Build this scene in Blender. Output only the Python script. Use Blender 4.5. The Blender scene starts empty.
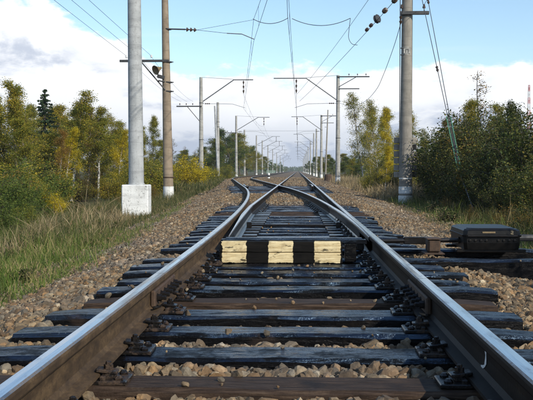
import bpy, bmesh, math, random
import numpy as np
from mathutils import Vector, Matrix, noise as mnoise

random.seed(7)
RNG = np.random.default_rng(11)
sc = bpy.context.scene
COL = sc.collection
rad = math.radians

# ------------------------------------------------------------------ camera, sky, sun, exposure
CAM_X, CAM_Z = 0.06, 0.635            # z = 0 is the top of the rails, the straight track runs along +Y at x = 0
FPX, VX, VY = 850.0, 298.0, 170.5     # focal length and vanishing point in pixels of the 533 px wide photograph
cd = bpy.data.cameras.new('camera')
cd.sensor_width = 36.0
cd.lens = FPX / 533.0 * 36.0
cd.clip_start = 0.05
cd.clip_end = 6000
cam = bpy.data.objects.new('camera', cd)
COL.objects.link(cam)
cam.location = (CAM_X, 0, CAM_Z)
cam.rotation_euler = (rad(90 - 1.98), 0, rad(2.12))
sc.camera = cam

SUN_ELEV, SUN_AZ = 32.0, 138.0        # azimuth clockwise from +Y: behind the camera, to the right
sd = Vector((math.sin(rad(SUN_AZ)) * math.cos(rad(SUN_ELEV)), math.cos(rad(SUN_AZ)) * math.cos(rad(SUN_ELEV)), math.sin(rad(SUN_ELEV))))
sl = bpy.data.lights.new('sun', 'SUN')
sl.energy = 4.7
sl.angle = rad(0.53)
sl.color = (1.0, 0.93, 0.80)
sun = bpy.data.objects.new('sun', sl)
COL.objects.link(sun)
sun.rotation_euler = sd.to_track_quat('Z', 'Y').to_euler()

sc.view_settings.view_transform = 'Standard'
sc.view_settings.look = 'None'
sc.view_settings.gamma = 1.0
sc.view_settings.use_curve_mapping = False
sc.view_settings.exposure = 0.06

world = bpy.data.worlds.new('World')
sc.world = world
world.use_nodes = True
WN = world.node_tree
WN.nodes.clear()


class NT:
    """tiny helper for building node trees"""
    def __init__(s, tree):
        s.t = tree

    def n(s, kind, ins=None, **props):
        nd = s.t.nodes.new(kind)
        for k, v in props.items():
            setattr(nd, k, v)
        for k, v in (ins or {}).items():
            if hasattr(v, 'is_linked') or isinstance(v, bpy.types.NodeSocket):
                s.t.links.new(v, nd.inputs[k])
            else:
                nd.inputs[k].default_value = v
        return nd

    def math(s, op, a, b=0.0, c=None, clamp=False):
        ins = {0: a, 1: b}
        if c is not None:
            ins[2] = c
        return s.n('ShaderNodeMath', ins, operation=op, use_clamp=clamp).outputs[0]

    def ramp(s, fac, stops, interp='LINEAR'):
        nd = s.n('ShaderNodeValToRGB', {0: fac})
        cr = nd.color_ramp
        cr.interpolation = interp
        while len(cr.elements) < len(stops):
            cr.elements.new(0.5)
        for e, (p, c) in zip(cr.elements, stops):
            e.position = p
            e.color = (*c, 1) if len(c) == 3 else c
        return nd.outputs[0]

    def mix(s, fac, a, b, mode='MIX'):
        nd = s.n('ShaderNodeMix', data_type='RGBA', blend_type=mode)
        for k, v in ((0, fac), (6, a), (7, b)):
            if isinstance(v, bpy.types.NodeSocket):
                s.t.links.new(v, nd.inputs[k])
            else:
                nd.inputs[k].default_value = v if k == 0 else ((*v, 1) if len(v) == 3 else v)
        return nd.outputs[2]

    def noise(s, vec, scale, detail=4.0, rough=0.55, dist=0.0):
        return s.n('ShaderNodeTexNoise', {'Vector': vec, 'Scale': scale, 'Detail': detail, 'Roughness': rough, 'Distortion': dist}).outputs['Fac']

    def smooth(s, v, lo, hi, a=0.0, b=1.0):
        return s.n('ShaderNodeMapRange', {'Value': v, 'From Min': lo, 'From Max': hi, 'To Min': a, 'To Max': b}, interpolation_type='SMOOTHSTEP').outputs[0]


def build_sky():
    w = NT(WN)
    sky = w.n('ShaderNodeTexSky', sky_type='NISHITA', sun_disc=False)
    sky.sun_elevation = rad(SUN_ELEV)
    sky.sun_rotation = rad(SUN_AZ)
    sky.air_density = 1.0
    sky.dust_density = 0.25
    sky.ozone_density = 1.6
    tc = w.n('ShaderNodeTexCoord').outputs['Generated']
    xyz = w.n('ShaderNodeSeparateXYZ', {0: tc}).outputs
    el = xyz[2]
    az = w.math('ARCTAN2', xyz[0], xyz[1])
    # billowing noise; vertical stretch for flat-bottomed cumulus
    vec = w.n('ShaderNodeMapping', {'Vector': tc, 'Scale': (1, 1, 2.2)}).outputs[0]
    big = w.noise(vec, 3.1, 3, 0.5)
    bil = w.noise(vec, 13.0, 7, 0.58)
    fine = w.noise(vec, 48.0, 6, 0.6)
    # elevation of the top edge of the cumulus bank, all round the horizon
    d1 = w.math('ADD', az, 0.37)
    bulge = w.math('MULTIPLY', w.math('EXPONENT', w.math('MULTIPLY', w.math('MULTIPLY', d1, d1), -42.0)), 0.090)
    top = w.math('ADD', 0.118, bulge)
    top = w.math('ADD', top, w.math('MULTIPLY', w.math('SUBTRACT', big, 0.5), 0.05))
    top = w.math('ADD', top, w.math('MULTIPLY', w.math('SUBTRACT', bil, 0.5), 0.10))
    top = w.math('ADD', top, w.math('MULTIPLY', w.math('SUBTRACT', fine, 0.5), 0.022))
    depth = w.math('SUBTRACT', top, el)              # > 0 inside the bank
    bank = w.smooth(depth, -0.003, 0.011)
    # high scattered cloud over the rest of the sky
    zc = w.math('MAXIMUM', el, 0.06)
    pl = w.n('ShaderNodeCombineXYZ', {0: w.math('DIVIDE', xyz[0], zc), 1: w.math('DIVIDE', xyz[1], zc), 2: 3.7}).outputs[0]
    hi = w.noise(pl, 0.55, 7, 0.58, 0.6)
    wisps = w.math('MULTIPLY', w.smooth(hi, 0.54, 0.74), w.smooth(el, 0.10, 0.22))
    wisps = w.math('MULTIPLY', wisps, 0.35)
    cover = w.math('MAXIMUM', bank, wisps)
    # cloud brightness: sunlit tops, blue-grey bases
    shade = w.noise(vec, 7.5, 7, 0.62, 0.5)
    low = w.smooth(el, 0.088, 0.0)
    grey = w.math('ADD', w.math('MULTIPLY', low, 0.72), w.math('MULTIPLY', w.smooth(shade, 0.47, 0.61), 0.85))
    grey = w.math('MULTIPLY', grey, w.smooth(depth, 0.018, 0.07), clamp=True)
    ccol = w.mix(grey, (1.10, 1.12, 1.15), (0.56, 0.63, 0.77))
    skc = w.mix(1.0, sky.outputs[0], (0.160, 0.170, 0.171), 'MULTIPLY')
    col = w.mix(cover, skc, ccol)
    bg = w.n('ShaderNodeBackground', {'Color': col, 'Strength': 1.0})
    WN.links.new(bg.outputs[0], w.n('ShaderNodeOutputWorld').inputs['Surface'])


build_sky()

# ------------------------------------------------------------------ materials
MATS = {}


def material(name, fn):
    m = bpy.data.materials.new(name)
    m.use_nodes = True
    m.node_tree.nodes.clear()
    t = NT(m.node_tree)
    out = t.n('ShaderNodeOutputMaterial')
    fn(t, out)
    MATS[name] = m
    return m


def finish(t, out, col, rough=0.8, metal=0.0, height=None, bump=0.3, dist=0.01, spec=0.5):
    ins = {'Base Color': col if isinstance(col, bpy.types.NodeSocket) else (*col, 1), 'Roughness': rough, 'Metallic': metal, 'Specular IOR Level': spec}
    p = t.n('ShaderNodeBsdfPrincipled', ins)
    if height is not None:
        b = t.n('ShaderNodeBump', {'Height': height, 'Strength': bump, 'Distance': dist})
        t.t.links.new(b.outputs[0], p.inputs['Normal'])
    t.t.links.new(p.outputs[0], out.inputs['Surface'])
    return p


def obco(t, scale=(1, 1, 1)):
    return t.n('ShaderNodeMapping', {'Vector': t.n('ShaderNodeTexCoord').outputs['Object'], 'Scale': scale}).outputs[0]


def geopos(t, scale=(1, 1, 1)):
    return t.n('ShaderNodeMapping', {'Vector': t.n('ShaderNodeNewGeometry').outputs['Position'], 'Scale': scale}).outputs[0]


def m_simple(name, c1, c2, scale=6.0, rough=0.8, metal=0.0, bump=0.3, dist=0.01, stretch=(1, 1, 1), spec=0.5, world_space=False):
    def fn(t, out):
        v = geopos(t, stretch) if world_space else obco(t, stretch)
        n1 = t.noise(v, scale, 8, 0.62)
        n2 = t.noise(v, scale * 5.3, 4, 0.6)
        f = t.math('ADD', t.math('MULTIPLY', n1, 0.7), t.math('MULTIPLY', n2, 0.3))
        col = t.ramp(f, [(0.34, c1), (0.66, c2)])
        finish(t, out, col, rough, metal, f, bump, dist, spec)
    return material(name, fn)


def m_rail_side(t, out):
    v = geopos(t, (1, 0.35, 1))
    n1 = t.noise(v, 16, 8, 0.72)
    n2 = t.noise(geopos(t), 60, 6, 0.7)
    col = t.ramp(n1, [(0.3, (0.022, 0.014, 0.008)), (0.5, (0.058, 0.036, 0.018)), (0.7, (0.120, 0.076, 0.037))])
    col = t.mix(t.math('MULTIPLY', t.smooth(n2, 0.50, 0.66), 0.6), col, (0.030, 0.018, 0.012))
    finish(t, out, col, 0.78, 0.0, n2, 0.35, 0.003, 0.3)


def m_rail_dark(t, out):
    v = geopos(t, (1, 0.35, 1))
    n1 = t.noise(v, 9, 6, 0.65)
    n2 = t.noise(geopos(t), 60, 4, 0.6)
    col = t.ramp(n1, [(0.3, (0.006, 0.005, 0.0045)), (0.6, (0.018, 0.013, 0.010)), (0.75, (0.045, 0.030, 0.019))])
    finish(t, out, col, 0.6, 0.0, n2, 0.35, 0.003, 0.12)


def m_rail_top(t, out):
    v = geopos(t, (1, 0.03, 1))
    n1 = t.noise(v, 150, 3, 0.6)
    n2 = t.noise(geopos(t, (1, 0.3, 1)), 14, 5, 0.6)
    r = t.math('ADD', t.math('MULTIPLY', n1, 0.16), t.math('MULTIPLY', t.smooth(n2, 0.5, 0.8), 0.18))
    r = t.math('ADD', r, 0.10)
    col = t.ramp(n1, [(0.3, (0.40, 0.41, 0.43)), (0.7, (0.62, 0.63, 0.65))])
    col = t.mix(t.math('MULTIPLY', t.smooth(n2, 0.58, 0.75), 0.5), col, (0.20, 0.17, 0.14))
    finish(t, out, col, r, 1.0, n1, 0.05, 0.0005)


def m_sleeper(dark, film=False):
    def fn(t, out):
        rnd = t.n('ShaderNodeObjectInfo').outputs['Random']
        off = t.n('ShaderNodeCombineXYZ', {0: t.math('MULTIPLY', rnd, 31.0), 1: t.math('MULTIPLY', rnd, 17.0), 2: 0.0}).outputs[0]
        v = t.n('ShaderNodeMapping', {'Vector': t.n('ShaderNodeTexCoord').outputs['Object'], 'Location': off, 'Scale': (0.10, 1, 1)}).outputs[0]
        vu = t.n('ShaderNodeMapping', {'Vector': t.n('ShaderNodeTexCoord').outputs['Object'], 'Location': off}).outputs[0]
        grain = t.noise(v, 70, 6, 0.65)
        crack = t.noise(v, 24, 5, 0.7, 0.4)
        blot = t.noise(vu, 3.5, 5, 0.6)
        fine = t.noise(vu, 75, 4, 0.65)
        if dark:
            col = t.ramp(grain, [(0.3, (0.0018, 0.0019, 0.0024)), (0.7, (0.007, 0.0064, 0.0066))])
            col = t.mix(t.math('MULTIPLY', t.smooth(blot, 0.58, 0.76), t.math('MULTIPLY', rnd, 0.7)), col, (0.045, 0.030, 0.022))
            wet = t.noise(vu, 26, 5, 0.7)
            r = t.math('ADD', 0.10, t.math('MULTIPLY', t.smooth(blot, 0.45, 0.75), 0.25))
            r = t.math('ADD', r, t.math('MULTIPLY', t.smooth(wet, 0.42, 0.62), 0.20))
            r = t.math('ADD', r, t.math('MULTIPLY', rnd, 0.10))
        else:
            col = t.ramp(grain, [(0.3, (0.016, 0.011, 0.008)), (0.5, (0.042, 0.027, 0.019)), (0.72, (0.095, 0.064, 0.043))])
            col = t.mix(t.smooth(blot, 0.55, 0.75), col, (0.02, 0.016, 0.015))
            r = t.math('ADD', 0.55, t.math('MULTIPLY', blot, 0.2))
        h = t.math('ADD', t.math('MULTIPLY', t.smooth(crack, 0.40, 0.50), 1.1), t.math('MULTIPLY', grain, 0.35))
        h = t.math('ADD', h, t.math('MULTIPLY', fine, 0.9))
        # dry dust and grit
        dust = t.smooth(t.noise(vu, 9, 6, 0.7), 0.60, 0.78)
        col = t.mix(t.math('MULTIPLY', dust, t.math('ADD', 0.1, t.math('MULTIPLY', rnd, 0.35))), col, (0.11, 0.085, 0.062))
        p = finish(t, out, col, r, 0.0, h, 0.75 if film else 0.6, 0.005, 0.12)
        if film:      # broken oily film on the upper face; blue sky reflection put into its tint
            va = t.n('ShaderNodeMapping', {'Vector': t.n('ShaderNodeTexCoord').outputs['Object'], 'Location': off, 'Scale': (0.45, 1, 1)}).outputs[0]
            fm = t.math('ADD', t.noise(va, 8, 6, 0.72), t.math('MULTIPLY', t.math('SUBTRACT', rnd, 0.5), 0.10))
            fm = t.smooth(fm, 0.40, 0.54)
            t.t.links.new(t.math('ADD', 0.10, fm), p.inputs['Specular IOR Level'])
            rf = t.math('ADD', t.math('MULTIPLY', t.math('SUBTRACT', 1.0, fm), 0.30), t.math('ADD', 0.11, t.math('MULTIPLY', t.smooth(wet, 0.44, 0.62), 0.16)))
            t.t.links.new(rf, p.inputs['Roughness'])
            p.inputs['Specular Tint'].default_value = (0.46, 0.70, 1.0, 1)
    return fn


def m_stone(t, out):
    geo = t.n('ShaderNodeNewGeometry')
    rnd = t.math('FRACT', t.math('ADD', geo.outputs['Random Per Island'], t.n('ShaderNodeObjectInfo').outputs['Random']))
    r2 = t.math('FRACT', t.math('MULTIPLY', rnd, 37.7))
    col = t.ramp(rnd, [(0.0, (0.14, 0.100, 0.066)), (0.16, (0.26, 0.180, 0.108)), (0.30, (0.19, 0.155, 0.115)), (0.44, (0.30, 0.250, 0.180)),
                       (0.58, (0.11, 0.095, 0.078)), (0.70, (0.23, 0.220, 0.195)), (0.80, (0.29, 0.190, 0.100)), (0.90, (0.42, 0.385, 0.315)), (1.0, (0.12, 0.118, 0.112))])
    col = t.mix(1.0, col, t.ramp(r2, [(0, (0.56, 0.51, 0.44)), (1, (1.34, 1.20, 0.98))]), 'MULTIPLY')
    n1 = t.noise(geopos(t), 45, 5, 0.65)
    n2 = t.noise(geopos(t), 190, 3, 0.6)
    col = t.mix(1.0, col, t.ramp(n1, [(0.3, (0.62, 0.58, 0.55)), (0.7, (1.15, 1.14, 1.12))]), 'MULTIPLY')
    lum = t.n('ShaderNodeRGBToBW', {0: col}).outputs[0]
    grey = t.n('ShaderNodeCombineColor', {0: t.math('MULTIPLY', lum, 1.04), 1: lum, 2: t.math('MULTIPLY', lum, 0.93)}).outputs[0]
    col = t.mix(t.math('MULTIPLY', t.smooth(t.noise(geopos(t), 0.45, 3, 0.6), 0.46, 0.66), 0.45), col, grey)
    dirt = t.smooth(t.noise(geopos(t), 5.0, 6, 0.7), 0.44, 0.62)
    col = t.mix(t.math('MULTIPLY', dirt, 0.62), col, (0.075, 0.058, 0.042))
    finish(t, out, col, 0.88, 0.0, t.math('ADD', n1, t.math('MULTIPLY', n2, 0.4)), 0.6, 0.006, 0.25)


def m_gravel(t, out):
    v = geopos(t)
    vor = t.n('ShaderNodeTexVoronoi', {'Vector': v, 'Scale': 17.0, 'Randomness': 1.0}, feature='F1')
    cr = t.n('ShaderNodeSeparateColor', {0: vor.outputs['Color']}).outputs[0]
    col = t.ramp(cr, [(0.0, (0.12, 0.085, 0.058)), (0.3, (0.22, 0.165, 0.112)), (0.55, (0.17, 0.130, 0.095)), (0.8, (0.25, 0.225, 0.19)), (1.0, (0.30, 0.24, 0.17))])
    gap = t.smooth(vor.outputs['Distance'], 0.35, 0.75)
    col = t.mix(t.math('MULTIPLY', gap, 0.6), col, (0.07, 0.05, 0.035))
    big = t.noise(v, 0.8, 4, 0.6)
    col = t.mix(1.0, col, t.ramp(big, [(0.3, (0.72, 0.70, 0.68)), (0.7, (1.05, 1.04, 1.03))]), 'MULTIPLY')
    finish(t, out, col, 0.92, 0.0, t.math('MULTIPLY', vor.outputs['Distance'], -1.0), 0.9, 0.03, 0.2)


def m_soil(t, out):
    v = geopos(t)
    n1 = t.noise(v, 0.35, 6, 0.6)
    n2 = t.noise(v, 7, 6, 0.7)
    col = t.ramp(n2, [(0.3, (0.022, 0.026, 0.012)), (0.5, (0.05, 0.055, 0.022)), (0.7, (0.10, 0.085, 0.04))])
    col = t.mix(t.smooth(n1, 0.45, 0.65), col, t.ramp(n2, [(0.3, (0.07, 0.055, 0.028)), (0.7, (0.17, 0.135, 0.065))]))
    finish(t, out, col, 0.95, 0.0, n2, 0.8, 0.05, 0.1)


def m_concrete(c1, c2, stain=(0.10, 0.085, 0.065), pit=0.0):
    def fn(t, out):
        v = geopos(t)
        vs = geopos(t, (1, 1, 0.12))
        n1 = t.noise(v, 2.2, 7, 0.65)
        st = t.noise(vs, 9, 5, 0.65)
        fine = t.noise(v, 42, 4, 0.65)
        ring = t.noise(geopos(t, (0.15, 0.15, 1)), 7, 4, 0.6)
        col = t.ramp(n1, [(0.32, c1), (0.68, c2)])
        col = t.mix(t.math('MULTIPLY', t.smooth(st, 0.5, 0.75), 0.55), col, stain)
        col = t.mix(t.math('MULTIPLY', t.smooth(ring, 0.50, 0.60), 0.40), col, tuple(c * 0.72 for c in c1))
        if pit:
            pits = t.smooth(t.noise(v, 15, 6, 0.75), 0.57, 0.63)
            col = t.mix(t.math('MULTIPLY', pits, pit), col, (0.09, 0.085, 0.075))
        finish(t, out, col, 0.9, 0.0, t.math('ADD', t.math('ADD', fine, n1), t.math('MULTIPLY', ring, 1.2)), 0.5, 0.014, 0.25)
    return fn


def m_leaf(stops, trans=0.42, vary=0.25):
    def fn(t, out):
        geo = t.n('ShaderNodeNewGeometry')
        oi = t.n('ShaderNodeObjectInfo').outputs['Random']
        rnd = geo.outputs['Random Per Island']
        f = t.math('ADD', t.math('MULTIPLY', rnd, 1.0 - vary), t.math('MULTIPLY', oi, vary))
        pn = t.noise(geopos(t), 1.1, 3, 0.6)
        f = t.math('ADD', f, t.math('MULTIPLY', t.math('SUBTRACT', pn, 0.5), 0.9), clamp=True)
        col = t.ramp(f, stops)
        d = t.n('ShaderNodeBsdfPrincipled', {'Base Color': col, 'Roughness': 0.6, 'Specular IOR Level': 0.25})
        tr = t.n('ShaderNodeBsdfTranslucent', {'Color': col})
        mx = t.n('ShaderNodeMixShader', {0: trans, 1: d.outputs[0], 2: tr.outputs[0]})
        t.t.links.new(mx.outputs[0], out.inputs['Surface'])
    return fn


def m_birch_bark(t, out):
    v = obco(t, (1, 1, 0.4))
    n = t.noise(v, 16, 4, 0.6)
    z = t.n('ShaderNodeSeparateXYZ', {0: t.n('ShaderNodeTexCoord').outputs['Object']}).outputs[2]
    col = t.ramp(n, [(0.40, (0.05, 0.045, 0.04)), (0.47, (0.42, 0.40, 0.37)), (0.7, (0.58, 0.56, 0.52))])
    col = t.mix(t.smooth(z, 3.2, 5.0), col, (0.13, 0.095, 0.075))
    finish(t, out, col, 0.8, 0.0, n, 0.3, 0.01, 0.2)


def m_striped(t, out):
    # white squares painted on a tarred timber
    co = t.n('ShaderNodeTexCoord').outputs['Object']
    xyz = t.n('ShaderNodeSeparateXYZ', {0: co}).outputs
    wob = t.math('MULTIPLY', t.math('SUBTRACT', t.noise(co, 20, 5, 0.7), 0.5), 0.045)
    x = t.math('ADD', xyz[0], wob)
    z = t.math('ADD', xyz[2], wob)
    m = None
    for cx, hw in ((-0.492, 0.109), (-0.073, 0.110), (0.345, 0.116)):
        s = t.smooth(t.math('SUBTRACT', hw, t.math('ABSOLUTE', t.math('SUBTRACT', x, cx))), -0.002, 0.003)
        m = s if m is None else t.math('MAXIMUM', m, s)
    m = t.math('MULTIPLY', m, t.smooth(z, 0.004, 0.012))
    grain = t.noise(t.n('ShaderNodeMapping', {'Vector': co, 'Scale': (0.12, 1, 1)}).outputs[0], 60, 5, 0.65)
    chip = t.smooth(t.noise(t.n('ShaderNodeMapping', {'Vector': co, 'Scale': (0.3, 1, 1)}).outputs[0], 22, 6, 0.72), 0.57, 0.62)
    m = t.math('MULTIPLY', m, t.math('SUBTRACT', 1.0, t.math('MULTIPLY', chip, 0.85)))
    wht = t.ramp(grain, [(0.3, (0.42, 0.31, 0.15)), (0.7, (0.76, 0.64, 0.39))])
    grime = t.smooth(t.noise(co, 13, 6, 0.7), 0.50, 0.74)
    wht = t.mix(t.math('MULTIPLY', grime, 0.55), wht, (0.22, 0.14, 0.065))
    drk = t.ramp(grain, [(0.3, (0.003, 0.003, 0.003)), (0.7, (0.011, 0.0095, 0.008))])
    col = t.mix(m, drk, wht)
    finish(t, out, col, 0.7, 0.0, grain, 0.5, 0.005, 0.08)


material('rail_rust', m_rail_side)
material('rail_dark', m_rail_dark)
material('rail_polished', m_rail_top)
def m_rail_shoulder(t, out):
    n1 = t.noise(geopos(t, (1, 0.08, 1)), 40, 5, 0.65)
    n2 = t.noise(geopos(t), 55, 5, 0.65)
    f = t.math('ADD', t.math('MULTIPLY', n1, 0.6), t.math('MULTIPLY', n2, 0.4))
    col = t.ramp(f, [(0.38, (0.34, 0.35, 0.37)), (0.56, (0.12, 0.095, 0.075))])
    met = t.smooth(f, 0.58, 0.42)
    finish(t, out, col, t.math('ADD', 0.26, t.math('MULTIPLY', f, 0.4)), met, n2, 0.15, 0.001)


def m_fastener(t, out):
    rnd = t.n('ShaderNodeObjectInfo').outputs['Random']
    n1 = t.noise(geopos(t), 22, 6, 0.7)
    n2 = t.noise(geopos(t), 90, 4, 0.65)
    col = t.ramp(n2, [(0.3, (0.003, 0.003, 0.0035)), (0.7, (0.016, 0.013, 0.011))])
    rust = t.smooth(t.math('ADD', n1, t.math('MULTIPLY', t.math('SUBTRACT', rnd, 0.5), 0.22)), 0.50, 0.64)
    col = t.mix(t.math('MULTIPLY', rust, 0.45), col, t.ramp(n2, [(0.35, (0.045, 0.024, 0.013)), (0.65, (0.13, 0.075, 0.040))]))
    finish(t, out, col, t.math('ADD', 0.26, t.math('MULTIPLY', rust, 0.5)), 0.0, n2, 0.6, 0.003, 0.4)


material('fastener', m_fastener)
material('rail_shoulder', m_rail_shoulder)
material('sleeper_oiled', m_sleeper(True, True))
material('sleeper_tar', m_sleeper(True))
material('sleeper_weathered', m_sleeper(False))
material('stone', m_stone)
material('gravel', m_gravel)
material('soil', m_soil)
material('concrete', m_concrete((0.27, 0.265, 0.245), (0.40, 0.39, 0.36)))
material('concrete_pale', m_concrete((0.30, 0.31, 0.31), (0.43, 0.44, 0.44), (0.22, 0.22, 0.215), 0.4))
material('concrete_brown', m_concrete((0.20, 0.155, 0.11), (0.31, 0.245, 0.175), (0.12, 0.085, 0.06)))
material('concrete_dark', m_concrete((0.20, 0.185, 0.16), (0.30, 0.275, 0.235)))  # darker, browner concrete
material('whitewash', m_concrete((0.66, 0.66, 0.63), (0.82, 0.82, 0.80), (0.40, 0.38, 0.34), 0.7))
material('plinth_white', m_concrete((0.60, 0.60, 0.58), (0.78, 0.78, 0.76), (0.45, 0.43, 0.40), 0.85))
material('birch_bark', m_birch_bark)
material('striped_timber', m_striped)
m_simple('bark', (0.035, 0.028, 0.022), (0.10, 0.08, 0.062), 12, 0.9, stretch=(1, 1, 0.3))
m_simple('oiled_steel', (0.003, 0.003, 0.0035), (0.016, 0.013, 0.011), 20, 0.30, 0.1, 0.5, 0.004, spec=0.35)
m_simple('slide_plate', (0.05, 0.055, 0.065), (0.16, 0.17, 0.19), 26, 0.28, 0.8, 0.3, 0.002)
m_simple('rusty_steel', (0.025, 0.015, 0.010), (0.095, 0.054, 0.030), 24, 0.75, 0.1, 0.5, 0.004)
m_simple('machine_paint', (0.0025, 0.0025, 0.003), (0.010, 0.009, 0.008), 14, 0.38, 0.0, 0.6, 0.006, spec=0.22)
m_simple('machine_mark', (0.10, 0.08, 0.05), (0.42, 0.35, 0.23), 90, 0.8)
m_simple('faded_plate', (0.13, 0.09, 0.045), (0.25, 0.18, 0.09), 60, 0.7)
m_simple('galvanised', (0.09, 0.095, 0.10), (0.17, 0.175, 0.18), 8, 0.6, 0.3)
m_simple('dark_steel', (0.025, 0.026, 0.028), (0.06, 0.06, 0.062), 8, 0.6, 0.2)
m_simple('wire', (0.055, 0.058, 0.064), (0.09, 0.09, 0.095), 3, 0.55, 0.3)
m_simple('porcelain', (0.035, 0.022, 0.016), (0.07, 0.045, 0.032), 5, 0.25)
m_simple('white_porcelain', (0.55, 0.55, 0.55), (0.70, 0.70, 0.70), 5, 0.25)
m_simple('green_wire', (0.05, 0.16, 0.10), (0.09, 0.24, 0.15), 5, 0.5)
m_simple('white_paint', (0.58, 0.57, 0.54), (0.80, 0.79, 0.76), 14, 0.7)
m_simple('black_paint', (0.012, 0.012, 0.012), (0.03, 0.03, 0.03), 14, 0.6)
m_simple('red_paint', (0.40, 0.05, 0.03), (0.55, 0.08, 0.05), 4, 0.6)
m_simple('green_paint', (0.16, 0.24, 0.19), (0.26, 0.34, 0.27), 4, 0.7)
m_simple('stump_wood', (0.03, 0.02, 0.014), (0.09, 0.055, 0.035), 14, 0.9)
LEAF_OLIVE = [(0.0, (0.070, 0.098, 0.014)), (0.3, (0.155, 0.175, 0.022)), (0.55, (0.260, 0.240, 0.028)), (0.8, (0.38, 0.29, 0.032)), (1.0, (0.46, 0.29, 0.035))]
LEAF_GREEN = [(0.0, (0.036, 0.066, 0.013)), (0.35, (0.078, 0.122, 0.020)), (0.7, (0.135, 0.170, 0.030)), (1.0, (0.24, 0.23, 0.04))]
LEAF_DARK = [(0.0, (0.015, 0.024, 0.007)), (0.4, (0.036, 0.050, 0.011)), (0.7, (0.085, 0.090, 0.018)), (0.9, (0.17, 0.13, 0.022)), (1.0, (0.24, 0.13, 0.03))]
LEAF_GOLD = [(0.0, (0.22, 0.19, 0.016)), (0.4, (0.42, 0.33, 0.016)), (0.75, (0.60, 0.46, 0.020)), (1.0, (0.70, 0.54, 0.04))]
LEAF_RUST = [(0.0, (0.09, 0.085, 0.022)), (0.4, (0.17, 0.130, 0.026)), (0.75, (0.28, 0.15, 0.03)), (1.0, (0.36, 0.20, 0.045))]
material('leaf_olive', m_leaf(LEAF_OLIVE))
material('leaf_green', m_leaf(LEAF_GREEN))
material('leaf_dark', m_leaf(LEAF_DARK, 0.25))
material('leaf_mid', m_leaf([(0.0, (0.020, 0.034, 0.009)), (0.4, (0.048, 0.070, 0.014)), (0.7, (0.100, 0.110, 0.020)), (0.9, (0.19, 0.15, 0.025)), (1.0, (0.25, 0.14, 0.03))], 0.3))
material('leaf_gold', m_leaf(LEAF_GOLD))
material('leaf_rust', m_leaf(LEAF_RUST))
material('needle', m_leaf([(0.0, (0.012, 0.028, 0.011)), (0.6, (0.026, 0.052, 0.019)), (1.0, (0.050, 0.078, 0.026))], 0.15, 0.1))
material('grass_green', m_leaf([(0.0, (0.050, 0.085, 0.015)), (0.4, (0.095, 0.150, 0.024)), (0.68, (0.16, 0.20, 0.040)), (0.84, (0.28, 0.23, 0.09)), (1.0, (0.40, 0.31, 0.15))], 0.3, 0.0))
material('grass_olive', m_leaf([(0.0, (0.035, 0.055, 0.014)), (0.4, (0.07, 0.085, 0.022)), (0.7, (0.14, 0.125, 0.045)), (1.0, (0.26, 0.20, 0.095))], 0.3, 0.0))
material('grass_dry', m_leaf([(0.0, (0.15, 0.11, 0.05)), (0.4, (0.29, 0.22, 0.115)), (0.75, (0.42, 0.335, 0.19)), (1.0, (0.24, 0.145, 0.07))], 0.25, 0.0))

# ------------------------------------------------------------------ mesh helpers


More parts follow.
